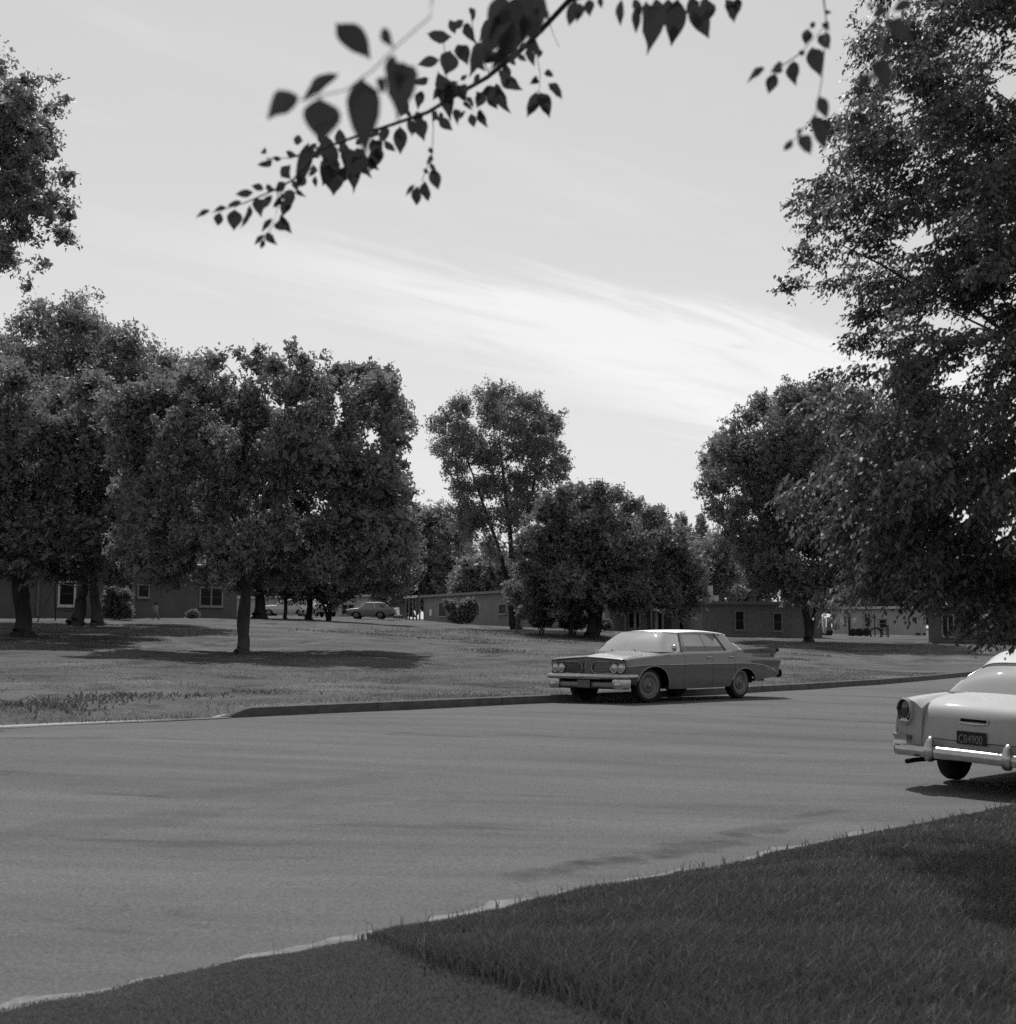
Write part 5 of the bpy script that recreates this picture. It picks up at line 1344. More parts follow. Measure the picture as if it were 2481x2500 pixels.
def tree(name, label, base, d, puffs, nleaf, size, depth, trunk_r, leafm, bark=m_bark, trunks=None, group=None, cat='tree', limbs=10, lift=None, **kw):
    bx, by = base; P = at(bx, by, d); z0 = lawn_z(P[0], P[1]); P = np.array([P[0], P[1], z0])
    o = empty(name, tuple(P), 0, label, cat, group)
    (V, F), C, Rr = crown_leaves(puffs, d, nleaf, size, depth, **kw)
    link_mesh('crown', np_mesh('crown', V - P, F), leafm, o, kind='stuff'); TRI_COUNT[0] += len(F)
    tb = MB(); tips = []
    for path, r0, r1 in (trunks or []):
        W = []
        for i, q in enumerate(path):
            dd = q[2] if len(q) > 2 else d
            w = at(q[0], q[1], dd)
            if i == 0: w[2] = lawn_z(w[0], w[1]) - .15
            W.append(w - P)
        n = len(W); rs = [r0 + (r1 - r0) * (i / (n - 1)) for i in range(n)]
        # flared root
        W = [W[0], W[0] + (W[1] - W[0]) * .07, W[0] + (W[1] - W[0]) * .2] + W[1:]; rs = [rs[0] * 1.55, rs[0] * 1.15, rs[0]] + rs[1:]
        Wd = np.array(W); t = np.linspace(0, len(W) - 1, 4 * len(W)); Wd = pchip(np.arange(len(W)), Wd, t); rd = pchip(np.arange(len(rs)), np.array(rs), t)
        Wd[:, 0] += .25 * rd * np.sin(t * 3.1); Wd[:, 1] += .25 * rd * np.cos(t * 2.3)
        tb.tube([tuple(w) for w in Wd], list(rd), 12); tips.append((W[-1], rs[-1])); tips.append((W[len(W) // 2 + 1], rs[len(W) // 2 + 1] * .8))
    if trunks: tb.build('trunk', bark, o, smooth=60)
    if limbs and tips:
        for i in RNG.permutation(len(C))[:limbs]:
            c = C[i] - P; s_, r_ = min(tips, key=lambda a: np.linalg.norm(a[0] - c)); m_ = s_ * .5 + c * .5 + np.array([0, 0, .15 * np.linalg.norm(c - s_)]) * RNG.uniform(-.3, 1) + RNG.normal(0, .15, 3)
            MB().tube([tuple(s_), tuple(m_), tuple(c + RNG.normal(0, .2, 3))], [r_ * .55, r_ * .3, .015], 6).build('limb', bark, o, smooth=60)
    return o
def blob(x0, y0, x1, y1, nx, ny, r, jit=.35, mask=None):
    """rows of overlapping puffs filling a region given by an outline test"""
    out = []
    for i in range(nx):
        for j in range(ny):
            x = x0 + (x1 - x0) * (i + .5) / nx + RNG.uniform(-1, 1) * jit * (x1 - x0) / nx
            y = y0 + (y1 - y0) * (j + .5) / ny + RNG.uniform(-1, 1) * jit * (y1 - y0) / ny
            if mask is None or mask(x, y): k = RNG.uniform(.75, 1.25); out.append((x, y, r * k, r * k * .85))
    return out
def ell(cx, cy, rx, ry): return lambda x, y: ((x - cx) / rx) ** 2 + ((y - cy) / ry) ** 2 < 1

# crown entering at the far left edge
tree('shade_tree', 'leafy crown entering at the left edge high above the lawn', (-330, 1640), 24,
     [(-20, 200, 50, 60), (30, 230, 45, 40), (90, 228, 40, 22), (140, 222, 18, 12), (30, 300, 55, 50), (100, 300, 35, 35), (20, 370, 60, 50), (110, 360, 40, 30), (60, 430, 60, 45), (130, 400, 40, 25), (20, 500, 50, 45), (90, 490, 55, 40), (150, 510, 30, 30), (120, 545, 40, 28),
      (40, 560, 50, 35), (0, 610, 45, 30), (70, 615, 25, 15), (10, 660, 18, 25), (-80, 250, 70, 80), (-90, 400, 80, 80), (-80, 550, 70, 70), (-170, 350, 110, 150), (-280, 450, 130, 160), (-250, 250, 120, 120), (-180, 600, 90, 80), (-380, 350, 120, 150)],
     30000, .09, 1.6, .2, m_leaf_a, trunks=[([(-330, 1640), (-325, 1250), (-300, 900), (-250, 620), (-180, 420)], .2, .07)], limbs=5, clus=.34, droop=.3, shell=.35, twig=9)

# big dark tree at the far left (dark trunk)
tree('shade_tree', 'spreading dark tree with the thick dark trunk at the far left', (50, 1552), 57,
     blob(-260, 930, 340, 1390, 8, 6, 70, jit=.5) + [(0, 1380, 70, 45), (140, 1395, 70, 35), (250, 1380, 70, 40), (30, 1320, 80, 60), (-60, 1380, 60, 40), (310, 1330, 60, 50)],
     54000, .18, 5.5, .40, m_leaf_c, trunks=[([(52, 1556), (52, 1480), (48, 1400), (-20, 1330), (-60, 1200)], .36, .16), ([(50, 1540), (54, 1450), (62, 1395), (120, 1340), (170, 1200)], .30, .14)], limbs=18, clus=.55, group='trees of the lawn')
# tall feathery tree behind it
tree('shade_tree', 'tall feathery-topped tree at left behind the dark tree, pale leaning double trunk', (205, 1530), 70,
     blob(-140, 800, 540, 1400, 9, 7, 68, jit=.5, mask=lambda x, y: y > 790 + abs(x - 210) * .62 and y < 1400) + [(215, 790, 55, 40), (160, 800, 40, 35), (110, 830, 55, 40), (280, 835, 50, 40), (50, 860, 50, 40), (350, 880, 55, 40), (-20, 880, 60, 50), (420, 900, 50, 40), (470, 930, 45, 40), (500, 900, 20, 25), (320, 950, 70, 50), (400, 980, 70, 55), (460, 1000, 60, 50), (380, 1080, 80, 60), (260, 930, 70, 60), (120, 920, 80, 60), (30, 950, 80, 60)],
     58000, .185, 5.5, .40, m_leaf_b, m_bark_pale, trunks=[([(180, 1528), (196, 1470), (215, 1400), (225, 1250), (215, 950)], .36, .09), ([(238, 1528), (232, 1470), (236, 1400), (270, 1250), (330, 1050)], .30, .09)], limbs=14, clus=.75, droop=-.1, group='trees of the lawn')
# knobbly tree with the pale trunk on the open lawn
pf = blob(300, 960, 980, 1390, 9, 6, 66, mask=lambda x, y: x > 300 + max(0, 1050 - y) * .5) + [
    (570, 930, 40, 32), (640, 905, 48, 36), (605, 890, 22, 16), (650, 880, 18, 16), (700, 930, 36, 40), (735, 885, 20, 24), (728, 868, 12, 18), (770, 925, 30, 30), (815, 902, 12, 18), (840, 930, 34, 34), (890, 915, 40, 34), (935, 930, 20, 16), (955, 922, 16, 14), (940, 985, 28, 30), (985, 1015, 20, 18), (1005, 1030, 14, 12), (960, 1060, 34, 26), (985, 1070, 14, 14),
    (975, 1125, 22, 18), (950, 1110, 25, 25), (960, 1160, 26, 24), (990, 1210, 18, 20), (1012, 1235, 12, 12), (960, 1250, 40, 40), (1000, 1290, 30, 30), (930, 1300, 60, 50), (900, 1200, 60, 60), (420, 1000, 50, 40), (500, 960, 45, 40), (480, 1380, 60, 40), (700, 1400, 70, 40), (820, 1390, 60, 45), (370, 1380, 50, 40), (560, 1420, 40, 25), (400, 1410, 40, 22)]
tree('shade_tree', 'broad knobbly-topped tree with a pale trunk alone on the open lawn', (590, 1590), 50, pf, 66000, .158, 4.6, .26, m_leaf_b, m_bark_pale,
     trunks=[([(590, 1594), (592, 1540), (600, 1460), (606, 1370), (640, 1250), (690, 1080)], .235, .08), ([(598, 1480), (604, 1400), (590, 1330), (520, 1220), (470, 1120)], .13, .06)], limbs=20, clus=.42, shell=.45, group='trees of the lawn')
# trees round the parked cars
tree('shade_tree', 'dark straight-trunked tree left of the station wagon', (632, 1512), 96, blob(560, 1320, 720, 1440, 3, 2, 55), 10000, .26, 3, .3, m_leaf_c, trunks=[([(632, 1512), (632, 1440), (640, 1350)], .40, .2)], limbs=4, clus=.8, group='trees by the parked cars')
tree('shade_tree', 'thin dark trunk standing before the middle of the wagon', (697, 1512), 98, blob(620, 1330, 760, 1450, 3, 2, 50), 10000, .26, 3, .2, m_leaf_c, trunks=[([(697, 1512), (696, 1440), (690, 1350)], .13, .1)], limbs=4, clus=.8, group='trees by the parked cars')
tree('shade_tree', 'thick dark trunk between the wagon and the dark car', (754, 1512), 100, blob(690, 1310, 850, 1445, 3, 2, 58), 12000, .26, 3, .3, m_leaf_c, trunks=[([(754, 1512), (755, 1450), (752, 1350)], .23, .16)], limbs=4, clus=.8, group='trees by the parked cars')
tree('shade_tree', 'forked dark tree just left of the low sedan', (803, 1512), 100, blob(760, 1290, 960, 1440, 4, 3, 58), 16000, .26, 3.5, .3, m_leaf_c,
     trunks=[([(800, 1513), (796, 1495), (786, 1468), (770, 1455)], .12, .06), ([(802, 1513), (804, 1490), (796, 1462), (790, 1420)], .12, .08), ([(804, 1513), (806, 1485), (812, 1455), (825, 1400)], .14, .09)], limbs=5, clus=.8, group='trees by the parked cars')
# paler trees behind the middle house
tree('background_tree', 'hazy bushy tree behind the left end of the middle house', (1060, 1490), 165, blob(930, 1245, 1140, 1450, 5, 4, 48, mask=ell(1040, 1370, 110, 135)), 24000, .34, 6, .3, m_leaf_far, trunks=[([(1060, 1500), (1060, 1420), (1055, 1340)], .3, .15)], limbs=6, clus=1.0, group='trees behind the houses')
tree('background_tree', 'low hazy tree right behind the middle house roof', (1190, 1500), 150, blob(1120, 1370, 1250, 1460, 3, 3, 42), 10000, .32, 4, .25, m_leaf_far, trunks=[([(1190, 1505), (1190, 1450), (1185, 1400)], .25, .12)], limbs=4, clus=.9, group='trees behind the houses')
# tall open cottonwood
pf = [(1205, 965, 30, 28), (1190, 1000, 32, 30), (1170, 975, 16, 20), (1240, 975, 26, 24), (1215, 1020, 36, 34), (1275, 985, 28, 28), (1310, 990, 30, 28), (1330, 1020, 28, 30), (1350, 1040, 24, 26), (1365, 1025, 14, 16), (1300, 1040, 40, 40), (1250, 1060, 44, 44), (1120, 1010, 32, 30), (1095, 1035, 34, 26), (1060, 1035, 24, 16), (1140, 1060, 36, 32),
      (1110, 1075, 36, 28), (1075, 1095, 22, 22), (1160, 1110, 40, 40), (1200, 1120, 44, 44), (1290, 1110, 50, 46), (1345, 1100, 32, 32), (1375, 1125, 20, 24), (1365, 1155, 26, 26), (1320, 1165, 40, 34), (1110, 1140, 34, 30), (1130, 1190, 34, 30), (1180, 1190, 40, 40), (1250, 1190, 50, 46), (1140, 1240, 34, 30), (1180, 1270, 38, 34), (1240, 1270, 48, 42),
      (1290, 1240, 40, 36), (1150, 1300, 28, 22), (1210, 1340, 40, 34), (1270, 1340, 34, 36), (1120, 1290, 20, 24)]
tree('cottonwood_tree', 'tall open-crowned tree at the centre rising above all its neighbours', (1258, 1535), 104, pf, 32000, .21, 4.0, .45, m_leaf_b, core=.015,
     trunks=[([(1260, 1535), (1256, 1470), (1250, 1380), (1240, 1250), (1220, 1080)], .34, .08), ([(1254, 1470), (1230, 1380), (1190, 1260), (1140, 1120)], .2, .05), ([(1256, 1440), (1275, 1330), (1300, 1200), (1320, 1080)], .2, .05)], limbs=26, clus=.75, droop=-.1, shell=.4, group=None)
# round dark tree before the right house
tree('shade_tree', 'round dense dark tree behind the hardtop, left of the cooler house', (1430, 1535), 88,
     blob(1275, 1230, 1690, 1470, 8, 5, 48, jit=.5, mask=lambda x, y: y > np.interp(x, [1270, 1320, 1390, 1450, 1550, 1620, 1690], [1370, 1270, 1225, 1235, 1270, 1310, 1390])) +
     [(1330, 1245, 34, 30), (1375, 1220, 30, 24), (1412, 1205, 30, 24), (1452, 1212, 26, 22), (1492, 1228, 28, 22), (1530, 1245, 30, 22), (1585, 1275, 34, 28), (1640, 1330, 34, 30), (1668, 1370, 26, 30), (1300, 1330, 34, 34), (1285, 1400, 34, 30), (1310, 1440, 44, 34), (1295, 1490, 36, 24), (1480, 1462, 54, 24), (1600, 1452, 54, 28), (1390, 1480, 46, 24), (1610, 1440, 34, 26), (1545, 1482, 36, 14), (1350, 1500, 30, 16), (1625, 1400, 22, 20)],
     60000, .215, 5.5, .35, m_leaf_c, trunks=[([(1440, 1540), (1446, 1500), (1450, 1420)], .35, .2), ([(1456, 1540), (1466, 1490), (1500, 1420)], .2, .12), ([(1395, 1538), (1390, 1490), (1370, 1420)], .16, .1)], limbs=12, clus=.6, group='trees of the lawn')
# pointed trees behind
for bx, top, w_, lab in ((1606, 1235, 44, 'pointed dark tree just right of the round tree top'), (1665, 1255, 30, 'slim pointed tree between the round tree and the right tree'), (1560, 1225, 34, 'pointed tree top showing over the round dark tree'), (1710, 1262, 36, 'pointed tree partly hidden by the leaves of the right tree')):
    pf = [(bx, top + 18 + k * 34, w_ * (.35 + .28 * k) * RNG.uniform(.8, 1.1), 30) for k in range(5)] + [(bx + RNG.uniform(-1, 1) * w_, top + 110 + RNG.uniform(0, 60), w_ * .8, 34) for _ in range(5)]
    tree('background_tree', lab, (bx, 1500), 160, pf, 9000, .32, 3, .3, m_leaf_far, trunks=[([(bx, 1505), (bx, 1400), (bx, top + 60)], .3, .08)], limbs=3, clus=.7, droop=-.5, group='trees behind the houses')
tree('background_tree', 'wide hazy tree behind the cooler on the roof', (1690, 1500), 150, blob(1590, 1330, 1800, 1450, 5, 3, 42), 14000, .32, 5, .3, m_leaf_far, trunks=[([(1690, 1505), (1690, 1430), (1690, 1380)], .3, .15)], limbs=5, clus=.9, group='trees behind the houses')
# right tree over the cooler house
tree('shade_tree', 'full tree right of centre with its dark trunk before the cooler house', (1972, 1562), 93,
     blob(1750, 1000, 2200, 1440, 8, 7, 56, jit=.5, mask=lambda x, y: y > np.interp(x, [1730, 1800, 1880, 2020, 2200], [1180, 1060, 1000, 965, 990]) and x > np.interp(y, [1000, 1200, 1300, 1380, 1450], [1790, 1770, 1795, 1850, 1890])) + [(1840, 1010, 40, 34), (1900, 985, 44, 34), (1960, 972, 46, 34), (2010, 960, 44, 30), (2060, 985, 44, 34), (1775, 1060, 36, 30), (1735, 1120, 28, 30), (1745, 1180, 34, 36), (1738, 1240, 26, 26), (1790, 1295, 36, 32), (1845, 1380, 36, 34), (1880, 1425, 44, 32), (1950, 1440, 50, 36), (2040, 1400, 50, 40), (1830, 1432, 22, 18), (1775, 1325, 18, 18)],
     66000, .215, 5.4, .3, m_leaf_a, trunks=[([(1974, 1564), (1972, 1520), (1964, 1450), (1930, 1330), (1900, 1180)], .30, .12), ([(1976, 1530), (1990, 1490), (2040, 1430), (2080, 1330)], .17, .08)], limbs=18, clus=.62, group='trees of the lawn')
# ---- shrubs
def shrub(label, x, y, d, rx, ry, n, size, leafm, extra=(), name='shrub'):
    sc = d / FPX; P = at(x, y, d); z0 = lawn_z(P[0], P[1])
    o = empty(name, (P[0], P[1], z0), 0, label, 'shrub', 'shrubs by the houses')
    pf = [(x, y - ry * .9, rx * .8, ry * .8), (x - rx * .45, y - ry * .7, rx * .5, ry * .6), (x + rx * .45, y - ry * .7, rx * .5, ry * .6), (x, y - ry * 1.35, rx * .6, ry * .5)] + list(extra)
    (V, F), C, Rr = crown_leaves(pf, d, n, size, rx * sc * .4, clus=.25, shell=.3)
    V[:, 2] = np.maximum(V[:, 2], z0 + .02 + .0 * V[:, 2]); link_mesh('foliage', np_mesh('foliage', V - np.array([P[0], P[1], z0]), F), leafm, o, kind='stuff'); TRI_COUNT[0] += len(F)
    sm = MB()
    for k in range(6):
        a = RNG.uniform(0, 6.28); sm.tube([(.1 * math.cos(a), .1 * math.sin(a), -.05), (rx * sc * .5 * math.cos(a), rx * sc * .3 * math.sin(a), ry * sc * RNG.uniform(.9, 1.6))], [.03, .01], 6)
    sm.build('stems', m_bark, o); return o
shrub('wide dark shrub under the porch of the left house', 285, 1512, 78, 44, 28, 9000, .12, m_leaf_c, [(285, 1450, 34, 14), (300, 1455, 24, 14)])
shrub('small round dark shrub under the double window', 470, 1512, 84, 16, 12, 2500, .10, m_leaf_c)
shrub('leafy shrub against the wall of the middle house', 1128, 1523, 122, 36, 26, 8000, .16, m_leaf_a, [(1100, 1478, 16, 18), (1140, 1476, 18, 16), (1155, 1488, 16, 20)])
shrub('dark round shrub at the foot of the round tree', 1322, 1535, 90, 34, 32, 9000, .14, m_leaf_c, [(1318, 1480, 30, 24)])
shrub('low dark shrub right of the round shrub', 1400, 1538, 92, 38, 28, 8000, .14, m_leaf_c)
shrub('dark clump between the fallen-leaf shrubs and the porch wall', 1470, 1538, 98, 26, 14, 4000, .14, m_leaf_c)
# far wood behind everything, one mass
pf = blob(-300, 1390, 2700, 1500, 34, 2, 62)
(V, F), C, Rr = crown_leaves(pf, 210, 34000, .95, 8, clus=1.6, shell=.3)
tag(link_mesh('far_trees', np_mesh('far_trees', V, F), m_leaf_far), 'far belt of trees closing the view behind the houses', 'trees', kind='stuff'); TRI_COUNT[0] += len(F)
# ------------------------------------------------------------------ near tree at the right: leaves on drooping twigs
def leaf6(C, axis, nrm, l, w, fold=.12, curl=.10):
    side = unit(np.cross(axis, nrm)); nrm = np.cross(side, axis); l = l[:, None]; w = w[:, None]
    b = C; t = C + axis * l + nrm * l * -curl
    def p(u, s, ww): return C + axis * l * u + side * w * s * ww * .5 + nrm * (w * fold * abs(s) - l * curl * u * u)
    V = np.stack([b, p(.32, 1, 1.0), p(.68, 1, .72), t, p(.68, -1, .72), p(.32, -1, 1.0)], 1)
    o = np.arange(len(C))[:, None] * 6
    F = np.concatenate([o + [0, 1, 2, 3], o + [0, 3, 4, 5]], 1).reshape(-1, 4)
    return V.reshape(-1, 3), F
def left_lim(y): return np.interp(y, [1040, 1150, 1250, 1330, 1400, 1460, 1500], [1995, 1935, 1925, 1965, 2025, 2090, 2190])
near_puffs = [(2400, 60, 110, 70), (2300, 60, 60, 50), (2230, 110, 60, 45), (2130, 120, 45, 30), (2080, 130, 30, 25), (2350, 170, 120, 80), (2180, 190, 90, 60), (2060, 190, 50, 35), (2010, 215, 30, 25), (2450, 250, 90, 100), (2280, 280, 110, 70), (2130, 290, 80, 60), (2040, 290, 40, 30), (1970, 390, 45, 28), (1930, 430, 30, 30),
    (2050, 390, 80, 60), (2180, 400, 100, 70), (2320, 400, 110, 80), (2440, 430, 90, 90), (1935, 480, 45, 35), (1922, 545, 25, 20), (2000, 510, 60, 40), (1960, 560, 30, 20), (2080, 560, 70, 40), (2050, 590, 30, 20), (2180, 540, 90, 60), (2300, 560, 100, 80), (2430, 600, 90, 90), (2180, 650, 60, 45), (2140, 690, 45, 30), (2130, 735, 40, 35),
    (2240, 690, 60, 40), (2360, 690, 80, 45), (2400, 630, 80, 50), (2300, 640, 80, 45), (2470, 560, 60, 60), (2460, 740, 50, 50), (2190, 765, 50, 24), (2330, 830, 40, 24), (2470, 840, 40, 30), (2030, 855, 22, 20), (2055, 905, 45, 35), (2005, 935, 36, 22), (2110, 930, 55, 38), (2190, 885, 60, 36), (2280, 905, 65, 42), (2380, 905, 75, 55), (2460, 950, 70, 70), (2060, 990, 55, 38), (2170, 1000, 65, 42), (2280, 1010, 75, 50), (2400, 1050, 80, 60), (1975, 1005, 36, 22),
    (2400, 1528, 34, 28), (2440, 1515, 34, 32), (2370, 1505, 32, 24), (2420, 1460, 40, 30), (2000, 1455, 20, 12), (2030, 1435, 20, 12), (2080, 1420, 26, 16)]
near_puffs += blob(1930, 1060, 2500, 1540, 8, 8, 56, mask=lambda x, y: x > left_lim(y) + 35 and y < np.interp(x, [2000, 2160, 2260, 2340, 2500], [1390, 1430, 1450, 1470, 1470]))
near_puffs += blob(2510, -200, 3300, 1420, 6, 10, 110) + blob(2100, -420, 3100, 0, 6, 3, 110)
def near_tree():
    d = 10.6; base = at(2950, 2090, 10.8); base[2] = .02
    o = empty('street_tree', tuple(base), 0, 'near elm-like tree whose drooping leafy branches fill the right edge', 'tree')
    P = np.array(near_puffs, float); P[:, 0] += np.where((P[:, 1] < 820) & (P[:, 0] < 2200), 22, 0); C = []; Rr = []; low = []
    for x, y, rx, ry in P:
        sc = d / FPX
        for dz in (-RNG.uniform(.1, 1.5), RNG.uniform(.0, 1.6)):
            if y > 1350: dz *= .5
            C.append(at(x, y, d) + np.array([0, dz, 0])); Rr.append((rx * sc, max(rx, ry) * sc, ry * sc)); low.append(x)
    C = np.array(C); Rr = np.array(Rr); low = np.array(low)
    wt_ = np.minimum(Rr[:, 0], .26) * Rr[:, 2] ** .8 * np.where(C[:, 2] > 3.4, 1.35, .85) * np.where(low > 2560, .16, 1.0); wt_ /= wt_.sum()
    nt = 10500; pi = RNG.choice(len(C), nt, p=wt_)
    dirs = unit(RNG.normal(0, 1, (nt, 3))); rad = RNG.uniform(.15, 1, nt) ** .6
    T = C[pi] + dirs * rad[:, None] * Rr[pi]
    # twigs grow away from the trunk and hang over
    away = unit(np.stack([T[:, 0] - base[0] - 1.2, T[:, 1] - base[1], np.zeros(nt)], -1))
    td = unit(away * .8 + RNG.normal(0, .45, (nt, 3)) + np.array([0, 0, -.35]) + np.array([0, 0, .5]) * (T[:, 2:3] > 3.6))
    K = 13; tl = RNG.uniform(.20, .42, nt); T = T - away * (tl * .45)[:, None]
    k = np.repeat(np.arange(nt), K); j = np.tile(np.arange(K), nt)
    u = (j + .5) / K
    pos = T[k] + td[k] * (tl[k] * (u - .5))[:, None] + np.array([0, 0, -1.0]) * (tl[k] * .35 * u * u)[:, None]
    sd = unit(np.cross(td, np.array([0, 0, 1.0])) + 1e-6)[k] * np.where(j % 2, 1, -1)[:, None]
    n = len(k)
    ax = unit(td[k] * .45 + sd * .75 + np.array([0, 0, -.75]) + RNG.normal(0, .28, (n, 3)))
    nr = unit(np.cross(ax, td[k]) * np.where(j % 2, 1, -1)[:, None] * .4 + RNG.normal(0, .5, (n, 3)) + np.array([0, -.15, .7]))
    l = .072 * RNG.uniform(.6, 1.2, n) * np.where(pos[:, 2] > 3.2, .82, 1.0) * (1 - .3 * (u > .85)); w = l * RNG.uniform(.40, .52, n)
    dist = pos[:, 1]
    inframe = np.abs(pos[:, 0] / pos[:, 1]) < .37
    order = np.argsort(np.where(inframe, dist, 99))[:300]
    m = np.ones(n, bool); m[order] = False
    fr = m & (pos[:, 1] < 10.4) & inframe; bk = m & ~fr
    V, F = leaf6(pos[fr], ax[fr], nr[fr], l[fr], w[fr])
    V2, F2 = leaf_quads(pos[bk] + ax[bk] * l[bk][:, None] * .5, ax[bk], nr[bk], l[bk], w[bk] * 1.05)
    F = np.concatenate([F, F2 + len(V)]); V = np.concatenate([V, V2])
    cr = link_mesh('crown', np_mesh('crown', V - base, F), m_leaf_near, o, kind='stuff'); TRI_COUNT[0] += 2 * len(F)
    me = bpy.data.meshes.new('leaf')
    Vu, Fu = leaf6(np.zeros((1, 3)), np.array([[0, 1.0, 0]]), np.array([[0, 0, 1.0]]), np.array([1.0]), np.array([1.0]))
    me.from_pydata([tuple(v) for v in Vu], [], [tuple(int(i) for i in f) for f in Fu]); me.materials.append(m_leaf_near)
    for i in order:
        a = Vector(ax[i]); s_ = a.cross(Vector(nr[i])).normalized(); n_ = s_.cross(a)
        lf = bpy.data.objects.new('leaf', me); COL.objects.link(lf); lf.parent = cr
        M = Matrix(((s_.x, a.x, n_.x, pos[i][0] - base[0]), (s_.y, a.y, n_.y, pos[i][1] - base[1]), (s_.z, a.z, n_.z, pos[i][2] - base[2]), (0, 0, 0, 1)))
        lf.matrix_basis = M @ Matrix.Diagonal((w[i], l[i], l[i], 1))
    # twigs (thin stems), limbs and trunk
    tw = MB()
    for i in range(0, nt, 4):
        p0 = T[i] - td[i] * tl[i] * .5 - base; p2 = T[i] + td[i] * tl[i] * .5 + np.array([0, 0, -.35 * tl[i]]) - base; p1 = (p0 + p2) / 2 + np.array([0, 0, .05 * tl[i]])
        tw.tube([tuple(p0), tuple(p1), tuple(p2)], [.004, .003, .0015], 3, cap=False)
    tw.build('twigs', m_bark_pale, o, kind='stuff')
    tr = MB(); tr.tube([(0, 0, -.1), (.02, 0, .15), (.0, 0, .6), (-.05, .03, 1.5), (.02, -.05, 2.4)], [.30, .22, .18, .16, .15], 14); tr.build('trunk', m_bark, o, smooth=60)
    fork = np.array([.02, -.05, 2.3])
    for x, y, dz in ((2250, 250, -.3), (2080, 560, .4), (2150, 980, -.5), (2030, 1300, .5), (2250, 1250, -.6), (2350, 700, .6), (2600, 300, 0), (2500, -150, .3), (2300, 1450, .2), (2150, 1390, .3)):
        e = at(x, y, d) + np.array([0, dz, 0]) - base
        m1 = fork + (e - fork) * .45 + np.array([0, 0, .5])
        pts = pchip(np.arange(3), np.array([fork, m1, e]), np.linspace(0, 2, 10))
        tr = MB(); tr.tube([tuple(p + RNG.normal(0, .012, 3)) for p in pts], list(np.linspace(.034, .005, 10)), 7); tr.build('limb', m_bark_pale, o, smooth=60)
    return o
near_tree()

